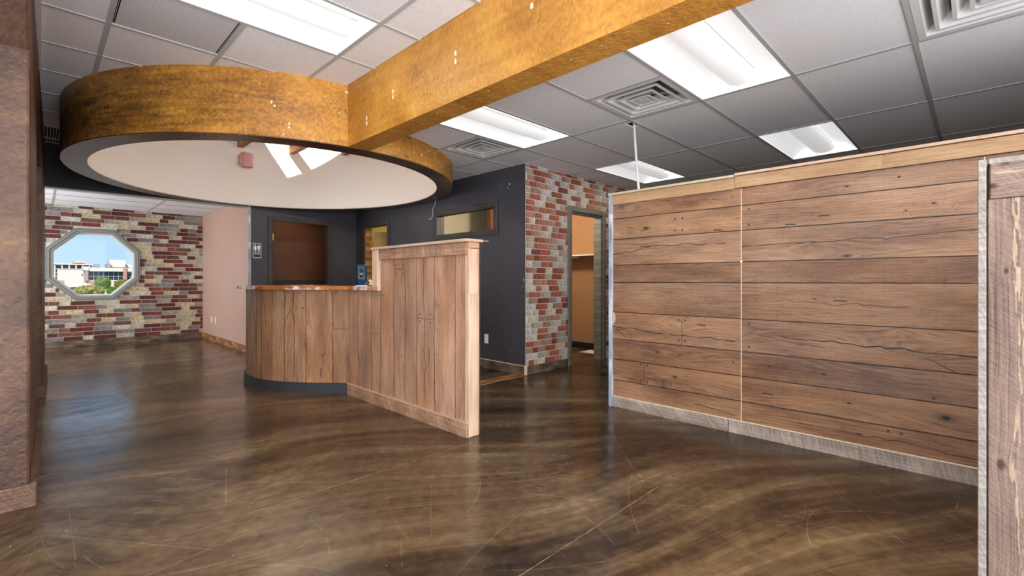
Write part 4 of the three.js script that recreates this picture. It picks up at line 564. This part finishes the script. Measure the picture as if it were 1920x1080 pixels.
// ---------------------------------------------------------------- half wall beside the counter
const ZH = { end: -2.5, step: -3.7, in: -4.3 };
{ const zs = [-4.285, -4.109, -3.859, -3.7, -3.482, -3.31, -3.142, -2.909, -2.657, -2.512], t = thing('half_wall', 'half-height plank wall with pale end post standing beside the counter', 'half wall', [2.15, 0, -3.3]);
  const G = 1.4, marks = [];
  const m = (px, h) => [h, px + 4.285];
  for (const [z, h] of [[-3.45, 1.22], [-3.34, 1.22], [-3.45, 1.15], [-3.34, 1.15], [-3.1, 0.83], [-2.96, 0.83], [-3.1, 0.77], [-2.96, 0.77], [-3.66, 0.96], [-3.72, 0.96], [-2.54, 0.6], [-2.52, 0.93]]) marks.push({ nail: m(z, h) });
  marks.push({ crack: [0.8, 1.24, 1.27, 1.23, 0.004] }, { crack: [0.15, 1.255, 0.79, 1.25, 0.004] }, { slot: [0.45, 1.31, 0.12] }, { crack: [0.1, 0.75, 0.9, 0.72, 0.002] }, { joint: [0.795, 1.15, 1.37] }, { joint: [1.185, 0.81, 0.97] }, { joint: [0.62, 0.44, 0.58] }, { crack: [0.3, 0.33, 0.55, 0.33, 0.003] }, { knot: [0.62, 0.3, 0.008] }, { knot: [0.7, 0.8, 0.01] }, { holes: [0.45, 0.86, 0.2, 0.08] }, { crack: [0.2, 1.37, 0.5, 1.372, 0.002] });
  const sheet = M({ map: woodSheet(G, 1.8, 800, zs.map((z) => z + 4.285), [0.02, 0.05, 0.03, 0.08, 0.06, 0.03, 0.05, 0.06, 0], marks, [[0, 0x5c402d], [0.3, 0x89634a], [0.55, 0xac8163], [0.78, 0xc59b7b], [1, 0xd9b596]], 3), roughness: 0.5 });
  part(t, 'core', box(XHALF + 0.012, XHALF + 0.09, 0, 1.36, ZH.step - 0.08, ZH.end - 0.002), mGroove); part(t, 'core', box(XHALF + 0.012, XHALF + 0.09, 0, 1.0, ZH.in, ZH.step - 0.08), mGroove); part(t, 'back_panel', box(XHALF + 0.09, XHALF + 0.1, 0, 1.36, ZH.step - 0.08, ZH.end), mDarkFrame);
  for (let k = 0; k < 9; k++) part(t, 'plank', uvBy(cbox(XHALF, XHALF + 0.013, 0.09, k < 3 ? 1.0 : 1.3, zs[k] + 0.0008, zs[k + 1] - 0.0008, 0.0008), (x, y, z) => [y / G, (z + 4.285) / 1.8]), sheet);
  part(t, 'base_board', cbox(XHALF - 0.02, XHALF, 0, 0.1, ZH.in, -2.508, 0.003), mTanBoard, 'rough-sawn base board'); part(t, 'base_lip', box(XHALF - 0.019, XHALF, 0.1, 0.104, ZH.in, -2.51), mPost);
  part(t, 'top_rail', cbox(XHALF - 0.02, XHALF, 1.272, 1.358, ZH.step + 0.005, -2.515, 0.003, [0.2, 0.1]), mTanBoard, 'rough-sawn board below the cap');
  part(t, 'cap_board', cbox(XHALF - 0.045, XHALF + 0.115, 1.36, 1.379, ZH.step - 0.095, ZH.end + 0.02, 0.004), mPost); part(t, 'side_board', cbox(XHALF - 0.03, XHALF + 0.1, 1.0, 1.36, ZH.step - 0.092, ZH.step - 0.001, 0.003), mPostV);
  part(t, 'end_post', cbox(XHALF - 0.002, XHALF + 0.092, 0, 1.315, ZH.end - 0.045, ZH.end, 0.004), mPostV, 'pale lumber end post'); part(t, 'post_block', cbox(XHALF - 0.002, XHALF + 0.092, 1.317, 1.36, ZH.end - 0.045, ZH.end, 0.003), M({ color: 0xb98f70, roughness: 0.8 })); part(t, 'cap_flashing', box(XHALF + 0.1, XHALF + 0.17, 1.368, 1.376, ZH.end - 0.06, ZH.end + 0.01), mSteel, 'metal tab at the end of the cap');
}
// half wall cut off at the edge of the view
{ const t = thing('half_wall', 'barn-board half wall with grey edge strip, cut by the picture edge', 'half wall', [2.15, 0, 0.9]), E = 1.15, T = 1.472;
  part(t, 'core', box(XHALF + 0.02, XHALF + 0.1, 0, 1.45, 0.02, E), mGroove); part(t, 'edge_strip', cbox(XHALF - 0.004, XHALF + 0.1, 0, T - 0.001, 0, 0.0195, 0.002), mGreyStrip, 'weathered grey edge strip'); part(t, 'end_board', cbox(XHALF + 0.1, XHALF + 0.11, 0, T - 0.001, 0, E, 0.002), mGreyBoard);
  part(t, 'top_strip', cbox(XHALF, XHALF + 0.1, 1.455, T, 0.024, E, 0.002), mGreyStrip); part(t, 'top_rail', cbox(XHALF - 0.004, XHALF + 0.018, 1.346, 1.454, 0.0265, E, 0.003, [0.1, 0.6]), mBarn);
  let z = 0.0225; for (const w of [0.145, 0.14, 0.15, 0.145, 0.14, 0.15, 0.145]) { const g = cbox(XHALF, XHALF + 0.018, 0, 1.344, z, z + w - 0.003, 0.003); part(t, 'barn_board', uvBy(g, (x, y, zz) => [y + (z > 0.1 ? z * 3 : 0), zz - z]), mBarn); z += w; }
}
// ---------------------------------------------------------------- curved reception counter
{ const curve = new THREE.CatmullRomCurve3([[2.14, -4.31], [1.995, -4.49], [1.845, -4.665], [1.695, -4.88], [1.59, -5.15], [1.56, -5.42], [1.6, -5.7], [1.74, -5.97], [1.98, -6.14], [2.3, -6.2]].map(([x, z]) => new THREE.Vector3(x, 0, z)));
  const N = 1600, pts = curve.getSpacedPoints(N), L = curve.getLength(), at = (s, off = 0) => { const k = Math.max(0, Math.min(N, s / L * N)), i = Math.min(N - 1, Math.floor(k)), p = pts[i].clone().lerp(pts[i + 1], k - i), d = pts[i + 1].clone().sub(pts[i]).normalize(); return [p.x + d.z * off, p.z - d.x * off]; };   // off > 0: outwards
  const sAt = (px) => { for (let i = 1; i <= N; i++) if (pxOf(pts[i].x, pts[i].z) <= px) return i / N * L; return L; };
  const edges = [0, ...[624, 573.8, 533.3, 510.4, 490.7, 480.7].map(sAt)]; let e = edges[edges.length - 1]; while (e < L - 0.1) { e += 0.14; edges.push(Math.min(e, L)); }
  const strip = (s0, s1, y0, y1, o0, o1, n = 8) => { const outer = [], inner = []; for (let i = 0; i <= n; i++) { const s = lerp(s0, s1, i / n); outer.push(at(s, o1)); inner.push(at(s, o0)); } const sh = poly([...outer, ...inner.reverse()].map(([x, z]) => [x, -z])); const g = new THREE.ExtrudeGeometry(sh, { depth: y1 - y0, bevelEnabled: false }); g.rotateX(-Math.PI / 2); g.translate(0, y0, 0); return metres(g); };
  const sign = at(0.5, 0.1)[0] < at(0.5, 0)[0] ? 1 : -1, strips = (s0, s1, y0, y1, a, b, n) => strip(s0, s1, y0, y1, sign * a, sign * b, n);
  const t = thing('reception_counter', 'curved reception counter faced with upright brown planks over a slate toe kick', 'counter', [2.1, 0, -5.3]);
  const nearest = (x, z) => { let best = 9, s = 0; for (let i = 0; i <= N; i++) { const q = (pts[i].x - x) ** 2 + (pts[i].z - z) ** 2; if (q < best) { best = q; s = i / N * L; } } return s; };
  const se = (px, h) => [h, sAt(px)], marks = [{ nail: se(540, 0.97) }, { nail: se(562, 0.97) }, { nail: se(630, 0.97) }, { nail: se(568, 0.82) }, { crack: [0.15, sAt(551), 0.98, sAt(550), 0.004] }, { crack: [0.7, sAt(536), 0.82, sAt(546), 0.003] }, { slot: [0.74, sAt(496), 0.1] }, { knot: se(521, 0.76, 0.01).concat(0.006) }, { knot: se(524, 0.43).concat(0.008) }, { knot: se(604, 0.36).concat(0.01) }, { slot: [0.15, sAt(602), 0.09] }, { joint: [0.62, 0.0, edges[1]] }, { crack: [0.6, sAt(499), 0.95, sAt(492), 0.002] }, { nail: se(474, 0.12) }, { nail: se(488, 0.12) }, { nail: se(474, 0.32) }];
  const sheet = M({ map: woodSheet(1.02, L, 800, edges, [0.0, 0.03, 0.0, 0.02, 0.03, 0.05, 0.06, 0.04], marks, [[0, 0x4f3525], [0.3, 0x7a553c], [0.55, 0x9e7553], [0.78, 0xb98f6a], [1, 0xd0aa85]], 4), roughness: 0.45 });
  for (let k = 0; k < edges.length - 1; k++) { const g = strips(edges[k] + 0.0008, edges[k + 1] - 0.0008, 0.092, 1.0, -0.012, 0.0); uvBy(g, (x, y, z) => [y / 1.02, nearest(x, z) / L]); part(t, 'plank', g, sheet); }
  part(t, 'core', strips(0, L, 0, 1.0, -0.05, -0.013, 60), mGroove); part(t, 'toe_kick', strips(0, L, 0, 0.088, -0.013, 0.02, 60), mSlate, 'dark slate toe kick');
  // worktop
  const mTop = MP({ map: tex(1024, 1024, (u, v) => { const w = fbm(u * 5, v * 5, 251, 3), q = fbm(u * 9 + w * 2, v * 9, 253, 4); return q > 0.53 ? ramp([[0, 0xb98f86], [1, 0xe9d6d2]], (q - 0.53) * 7) : ramp([[0, 0x6b3419], [0.5, 0xa9602f], [1, 0xc07a42]], w * 1.1 + (q - 0.5) * 0.4); }, { repeat: [0.8, 0.8] }), roughness: 0.22, clearcoat: 0.6, clearcoatRoughness: 0.08 });
  const out = []; for (let i = 0; i <= 60; i++) out.push(at(i / 60 * L, sign * 0.085)); const sh = poly([[XHALF - 0.05, ZH.step + 0.002], ...out, [2.62, -6.29], [2.62, -5.9], [2.0, -5.75], [1.93, -5.4], [2.05, -5.1], [2.45, -4.6], [2.5, -4.4], [2.5, ZH.step - 0.094], [XHALF - 0.03, ZH.step - 0.094], [XHALF - 0.03, ZH.step + 0.002]].map(([x, z]) => [x, -z]));
  const g = new THREE.ExtrudeGeometry(sh, { depth: 0.03, bevelEnabled: true, bevelSize: 0.003, bevelThickness: 0.003, bevelSegments: 2, bevelOffset: -0.003 }); g.rotateX(-Math.PI / 2); g.translate(0, 1.004, 0); metres(g);
  const top = thing('countertop', 'glossy copper-brown marbled countertop on the curved counter', 'countertop', [2.1, 1.0, -5.0]); part(top, 'slab', g, mTop);
}
{ const t = thing('award_plaque', 'small blue glass plaque with black lettering standing on the countertop', 'plaque', [2.17, 1.037, -4.16]);
  const c = document.createElement('canvas'); c.width = 128; c.height = 192; const k = c.getContext('2d'); k.fillStyle = '#4d5f68'; k.fillRect(0, 0, 128, 192); k.fillStyle = '#0b0c0e'; k.fillRect(30, 18, 70, 34); k.fillRect(24, 62, 84, 20); k.fillRect(34, 92, 62, 70); k.fillStyle = '#9aa08a'; k.fillRect(46, 100, 36, 30); k.fillRect(48, 28, 34, 8);
  const face = new THREE.CanvasTexture(c); face.colorSpace = THREE.SRGBColorSpace; const mBlue = MP({ color: 0x123f60, roughness: 0.12, clearcoat: 1 });
  const lay = (g) => { g.rotateY(-Math.PI / 4 - 0.2); g.translate(2.17, 1.037, -4.16); return g; };
  const s = poly([[-0.03, 0], [0.028, 0], [0.044, 0.05], [0.046, 0.19], [0.03, 0.205], [-0.036, 0.205], [-0.046, 0.19], [-0.044, 0.07]]); const g = new THREE.ExtrudeGeometry(s, { depth: 0.014, bevelEnabled: true, bevelSize: 0.002, bevelThickness: 0.002, bevelSegments: 1 }); part(t, 'glass_body', lay(g), mBlue);
  const f = new THREE.BoxGeometry(0.066, 0.125, 0.002); f.translate(0, 0.128, 0.018); part(t, 'label_plate', lay(f), M({ map: face, roughness: 0.4 })); const b = new THREE.BoxGeometry(0.1, 0.008, 0.05); b.translate(0, 0.004, 0.01); part(t, 'base_plate', lay(b), M({ color: 0xdfe6ea, roughness: 0.3 }));
  const fl = []; reseed(91); for (let i = 0; i < 26; i++) { const p = new THREE.SphereGeometry(0.009, 8, 6); p.scale(1, 0.55, 1); p.rotateX(rnd() * 3); p.rotateZ(rnd() * 3); const a = rnd() * 6.28, r = rnd() * 0.02; p.translate(2.225 + Math.cos(a) * r, 1.042 + 0.008 + rnd() * 0.045, -4.11 + Math.sin(a) * r); fl.push(p); }
  solo('artificial_flower', mergeGeometries(fl), M({ color: 0xd8e0b8, roughness: 0.8 }), 'pale green-white flower head on the countertop beside the blue plaque', 'flower'); }

// ---------------------------------------------------------------- small things on the walls
{ const c = document.createElement('canvas'); c.width = 256; c.height = 384; const k = c.getContext('2d');
  k.fillStyle = '#e9edef'; k.fillRect(0, 0, 256, 384); k.fillStyle = '#0b1014'; k.beginPath(); k.roundRect(14, 14, 228, 356, 26); k.fill(); k.fillStyle = '#eef4f6';
  const head = (x) => { k.beginPath(); k.arc(x, 46, 15, 0, 7); k.fill(); };
  head(72); k.beginPath(); k.moveTo(50, 68); k.lineTo(94, 68); k.lineTo(118, 136); k.lineTo(104, 142); k.lineTo(92, 108); k.lineTo(110, 172); k.lineTo(92, 172); k.lineTo(92, 226); k.lineTo(76, 226); k.lineTo(76, 172); k.lineTo(68, 172); k.lineTo(68, 226); k.lineTo(52, 226); k.lineTo(52, 172); k.lineTo(34, 172); k.lineTo(52, 108); k.lineTo(40, 142); k.lineTo(26, 136); k.closePath(); k.fill();
  head(184); k.beginPath(); k.moveTo(152, 68); k.lineTo(216, 68); k.lineTo(224, 78); k.lineTo(224, 144); k.lineTo(211, 144); k.lineTo(211, 92); k.lineTo(207, 92); k.lineTo(207, 226); k.lineTo(188, 226); k.lineTo(188, 152); k.lineTo(180, 152); k.lineTo(180, 226); k.lineTo(161, 226); k.lineTo(161, 92); k.lineTo(157, 92); k.lineTo(157, 144); k.lineTo(144, 144); k.lineTo(144, 78); k.closePath(); k.fill();
  k.fillRect(124, 40, 9, 190); k.fillRect(22, 246, 212, 8); k.font = 'bold 34px sans-serif'; k.textAlign = 'center'; k.fillText('RESTROOM', 128, 294, 206);
  const face = new THREE.CanvasTexture(c); face.colorSpace = THREE.SRGBColorSpace;
  const x0 = 2.283, x1 = 2.4, y0 = 1.435, y1 = 1.66, s = thing('restroom_sign', 'black and white restroom sign with two figures on the dark wall', 'sign', [(x0 + x1) / 2, y0, ZREST]);
  const p = new THREE.Shape(), w = x1 - x0, h = y1 - y0, r = 0.014; p.moveTo(r, 0); p.lineTo(w - r, 0); p.quadraticCurveTo(w, 0, w, r); p.lineTo(w, h - r); p.quadraticCurveTo(w, h, w - r, h); p.lineTo(r, h); p.quadraticCurveTo(0, h, 0, h - r); p.lineTo(0, r); p.quadraticCurveTo(0, 0, r, 0);
  const g = new THREE.ExtrudeGeometry(p, { depth: 0.005, bevelEnabled: false }); g.translate(x0, y0, ZREST); uvBy(g, (x, y) => [(x - x0) / w, (y - y0) / h]); part(s, 'plate', g, M({ map: face, roughness: 0.4 })); }
const plates = [];
function outletZ(x, y, z, label, slots = true) {   // cover plate on a wall facing -x
  const t = thing('wall_outlet', label, 'outlet', [x, y, z]); part(t, 'cover_plate', cbox(x - 0.006, x, y, y + 0.115, z - 0.036, z + 0.036, 0.002), mWhitePlastic);
  if (slots) for (const dy of [0.03, 0.085]) { const c = cyl(0.015, 0.015, 0.002, 0, 0, 0, 16); c.rotateZ(Math.PI / 2); c.translate(x - 0.0055, y + dy, z); const r = part(t, 'socket', c, M({ color: 0xf4f2ec, roughness: 0.35 })); for (const dz of [-0.006, 0.006]) part(r, 'slot', box(x - 0.0085, x - 0.0075, y + dy - 0.004, y + dy + 0.004, z + dz - 0.0012, z + dz + 0.0012), mBlack); }
}
outletZ(XPINK, 0.32, -9.92, 'white outlet plate low on the pinkish wall, further into the alcove'); outletZ(XPINK, 0.32, -9.66, 'white outlet plate low on the pinkish wall, nearer the restroom corner');
outletZ(XDARK, 0.305, -4.37, 'white outlet plate low on the charcoal wall by the brick corner');
{ const t = thing('light_switch', 'pale flush switch plate halfway up the pinkish wall', 'switch', [XPINK, 1.15, -8.85]); part(t, 'cover_plate', cbox(XPINK - 0.005, XPINK, 1.13, 1.25, -8.89, -8.81, 0.002), mPink); part(t, 'toggle', box(XPINK - 0.012, XPINK - 0.005, 1.18, 1.2, -8.855, -8.845), mWhitePlastic); }
{ const t = thing('closet_shelf', 'white shelf along the tan closet wall', 'shelf', [6.0, 1.47, -4.7]); part(t, 'board', cbox(5.86, 6.16, 1.47, 1.49, -5.64, ZBRICK - 0.13, 0.003), mWhitePlastic); for (const z of [-5.4, -4.6, -3.95]) part(t, 'bracket', box(5.95, 6.16, 1.44, 1.47, z - 0.01, z + 0.01), mWhitePlastic); }
{ const t = thing('door_stop', 'small steel door stop at the foot of the closet wall', 'door stop', [6.13, 0.06, -4.19]); part(t, 'rod', (() => { const g = cyl(0.007, 0.007, 0.06, 0, 0, 0, 12); g.rotateZ(Math.PI / 2); g.translate(6.145, 0.07, -4.19); return g; })(), mSteel); part(t, 'rubber_tip', (() => { const g = new THREE.SphereGeometry(0.017, 14, 10); g.translate(6.08, 0.07, -4.19); return g; })(), mWhitePlastic); }
solo('sun_patch_sheet', box(5.82, 6.1, 0.0, 0.003, -4.32, -3.98), M({ color: 0xf0ead8, roughness: 0.8 }), 'pale sheet standing in for a sun patch on the closet floor', 'sheet');  // patch of sunlight on the floor, put in as a pale sheet
// lamps of the rooms behind: flat panels in their ceilings
function roomLamp(x, z, w, d, power, color, label) { const t = thing('ceiling_panel', label, 'ceiling light', [x, CR, z]); part(t, 'diffuser', box(x - w / 2, x + w / 2, CR - 0.012, CR - 0.001, z - d / 2, z + d / 2), M({ color: 0xf6f4ee, emissive: color, emissiveIntensity: 0.9 })); part(t, 'frame', box(x - w / 2 - 0.02, x + w / 2 + 0.02, CR - 0.006, CR - 0.0005, z - d / 2 - 0.02, z + d / 2 + 0.02), mGridWhite); const l = new THREE.RectAreaLight(color, power, w, d); l.name = 'room_light'; l.rotation.x = -Math.PI / 2; l.position.set(0, -0.016, 0); t.add(l); }
roomLamp(3.1, -8.45, 0.5, 0.4, 2.5, 0xffe2c4, 'lit ceiling panel inside the restroom vestibule');
{ const t = thing('added_globe_lamp', 'unseen white globe lamp added to light the office behind the small window', 'ceiling light', [4.9, 2.14, -4.6]); const g = new THREE.SphereGeometry(0.13, 24, 16); g.translate(4.9, 2.2, -4.6); part(t, 'globe', g, M({ color: 0xf6f1e4, emissive: 0xfff2d8, emissiveIntensity: 1 })); part(t, 'stem', cyl(0.02, 0.02, 0.115, 4.9, 2.32, -4.6, 12), mBrass); const l = new THREE.PointLight(0xfff0d4, 3.6); l.name = 'globe_light'; l.position.set(0, 0.06, 0); l.shadow.radius = 5; t.add(l); }  // lamp out of view, added so the office walls and ceiling are lit
roomLamp(4.9, -7.1, 0.6, 0.4, 7, 0xffe9a8, 'lit ceiling panel inside the room behind the yellow door');

// ---------------------------------------------------------------- outside the octagon window
{ const facade = (px0, px1, py0, py1, z, depth) => { const [x0, y1] = atZ(px0, py0, z), [x1, y0] = atZ(px1, py1, z); return [x0, x1, y0, y1, z - depth, z]; };
  const u = (x) => 90 + x / 7.2, v = (y) => 420 + y / 7.2, B = (t, name, x0, x1, y0, y1, z, depth, m, label) => { const f = facade(u(x0), u(x1), v(y0), v(y1), z, depth); return part(t, name, box(...f), m, label); };
  const white = M({ color: 0xb9b6b2, roughness: 0.85 }), warm = M({ color: 0xb39f92, roughness: 0.9 }), gloom = M({ color: 0x6f6a66, roughness: 0.9 }), brick = M({ color: 0x96796a, roughness: 0.9 }), glass = M({ color: 0x1c2a44, roughness: 0.15 }), mull = M({ color: 0xb9c2cc, roughness: 0.5 }), unit = M({ color: 0x77808a, roughness: 0.6 });
  const GND = -7; const a0 = atZ(u(50), v(530), -116), g = struct('ground', [0, GND, -70]); g.userData = { label: 'ground far below the window', category: 'ground', kind: 'structure' }; part(g, 'lot', box(-60, 60, GND - 0.2, GND, -140, -14), M({ color: 0x8c8a86, roughness: 0.95 }));
  const A = thing('parking_structure', 'long white parking structure with open bays, farthest behind the trees', 'building', [a0[0], GND, -116]);
  B(A, 'roof_slab', -60, 610, 528, 556, -116, 14, white); B(A, 'back_wall', -60, 600, 556, 900, -119, 11, gloom); for (const y of [606, 660, 705, 750]) B(A, 'floor_slab', -60, 600, y - 8, y + 6, -116.2, 6, white);
  for (const x of [-40, 10, 92, 190, 286, 380, 470, 560]) B(A, 'column', x - 9, x + 9, 556, 900, -116.1, 1, white); B(A, 'penthouse', 345, 505, 492, 528, -120, 6, warm);
  const W = thing('blank_hall', 'plain pale windowless block in front of the parking structure', 'building', [atZ(u(300), v(610), -108)[0], GND, -108]); B(W, 'wall', 130, 482, 612, 1000, -108, 4, white); B(W, 'parapet', 126, 486, 604, 614, -107.9, 5.2, white); B(W, 'vent', 452, 470, 670, 692, -107.8, 0.3, unit);
  const C = thing('office_building', 'white office building with a band of dark windows between brick pilasters', 'building', [atZ(u(800), v(600), -98)[0], GND, -98]);
  B(C, 'body', 500, 1300, 640, 1000, -98.6, 4, white); B(C, 'fascia', 545, 1300, 586, 645, -97.4, 6, white, 'broad white eave'); B(C, 'end_block', 482, 552, 574, 628, -97.2, 6, white);
  B(C, 'pilaster', 500, 542, 628, 766, -97.3, 1.2, brick, 'brick pilaster'); B(C, 'pilaster', 1018, 1064, 580, 752, -97.1, 1.4, brick, 'brick pilaster'); for (let i = 0; i < 7; i++) for (const [p, q] of [[648, 703], [708, 758]]) B(C, 'window_pane', 552 + i * 67, 615 + i * 67, p, q, -98.3, 0.2, glass); for (let i = 0; i < 4; i++) for (const [p, q] of [[680, 706], [711, 752]]) B(C, 'window_pane', 1072 + i * 58, 1126 + i * 58, p, q, -98.3, 0.2, glass);
  for (let i = 0; i < 8; i++) B(C, 'mullion', 548 + i * 67, 552 + i * 67, 648, 758, -98.1, 0.15, mull); for (let i = 0; i < 4; i++) B(C, 'mullion', 1068 + i * 58, 1072 + i * 58, 680, 752, -98.1, 0.15, mull); B(C, 'transom', 546, 1016, 703, 708, -98.1, 0.15, mull); B(C, 'transom', 1068, 1300, 706, 711, -98.1, 0.15, mull);
  B(C, 'roof_block', 830, 1042, 482, 586, -101, 3, white); B(C, 'rooftop_unit', 786, 848, 534, 586, -100, 2, unit); B(C, 'rooftop_unit', 625, 705, 535, 586, -101, 2, unit); B(C, 'rear_wing', 1042, 1300, 545, 590, -103, 2, white); B(C, 'sill_wall', 545, 1300, 758, 1000, -97.9, 1, white);
  const Dn = thing('low_annex', 'low white annex with blue glazing and a brick end below the office building', 'building', [atZ(u(350), v(850), -80)[0], GND, -80]); B(Dn, 'wall', 200, 640, 805, 850, -80, 6, white); B(Dn, 'brick_end', 165, 222, 762, 830, -80.2, 3, brick); B(Dn, 'brick_end', 568, 628, 765, 850, -79.8, 3, brick); { const blue = M({ color: 0x2b4a86, roughness: 0.2 }); for (let i = 0; i < 4; i++) B(Dn, 'window_pane', 216 + i * 88, 296 + i * 88, 850, 930, -80.2, 0.2, blue); } for (let i = 0; i < 5; i++) B(Dn, 'mullion', 296 + i * 88, 304 + i * 88, 850, 930, -80, 0.2, mull); B(Dn, 'plinth', 150, 640, 930, 1200, -79.9, 6, white);
  const E = thing('low_wall', 'short white wall beside the green trees', 'wall', [atZ(u(920), v(920), -46)[0], GND, -46]); B(E, 'wall', 848, 1060, 886, 1300, -46, 0.4, white);
  // trees: trunk, boughs and a crown of single leaves
  const tree = (cx, cy, rx, ry, z, hue, n, seed, label) => { reseed(seed); const [x, y] = atZ(u(cx), v(cy), z), s = (atZ(u(cx + rx), v(cy), z)[0] - x), sy = s * ry / rx, t = thing('tree', label, 'tree', [x, GND, z], 'trees outside the window');
    const pos = [], col = []; for (let i = 0; i < n; i++) { let a, b, c; do { a = rnd() * 2 - 1; b = rnd() * 2 - 1; c = rnd() * 2 - 1; } while (a * a + b * b + c * c > 1 || (a * a + b * b + c * c < 0.25 && rnd() < 0.7)); const lump = 0.8 + 0.4 * vn(a * 3 + 9, b * 3 + c * 2 + 9, seed), px = x + a * s * lump, py = y + b * sy * lump, pz = z + c * s * lump, L = 0.11 + rnd() * 0.1, q = new THREE.Quaternion().setFromEuler(new THREE.Euler(rnd() * 6, rnd() * 6, rnd() * 6)), k = [[-0.5, 0, 0], [0, 0.25, 0.08], [0, -0.25, 0.08], [0.5, 0, 0]].map((w) => new THREE.Vector3(...w).multiplyScalar(L * 1.7).applyQuaternion(q).add(new THREE.Vector3(px, py, pz))); const cc = new THREE.Color().setHSL(hue + (rnd() - 0.5) * 0.03, 0.8, 0.13 + rnd() * 0.1); for (const j of [0, 2, 1, 1, 2, 3]) { pos.push(k[j].x, k[j].y, k[j].z); col.push(cc.r, cc.g, cc.b); } }
    const g = new THREE.BufferGeometry(); g.setAttribute('position', new THREE.Float32BufferAttribute(pos, 3)); g.setAttribute('color', new THREE.Float32BufferAttribute(col, 3)); g.computeVertexNormals(); const f = part(t, 'foliage', g, MP({ vertexColors: true, roughness: 0.8, transmission: 0.3, thickness: 0 })); f.userData.kind = 'stuff';
    part(t, 'trunk', cyl(0.16, 0.09, y - GND, x, GND, z, 10), M({ color: 0x4a3a2c, roughness: 0.9 })); };
  tree(745, 800, 112, 90, -52, 0.25, 2600, 301, 'dark green rounded tree before the office windows'); tree(560, 905, 190, 78, -44, 0.17, 3200, 303, 'bright yellow-green tree at the foot of the window view'); tree(985, 815, 95, 70, -56, 0.2, 1100, 305, 'sparse light green tree beside the short white wall'); tree(860, 900, 60, 60, -45, 0.29, 900, 307, 'small deep green shrub between the two larger trees');
}
renderer.render(scene, camera);
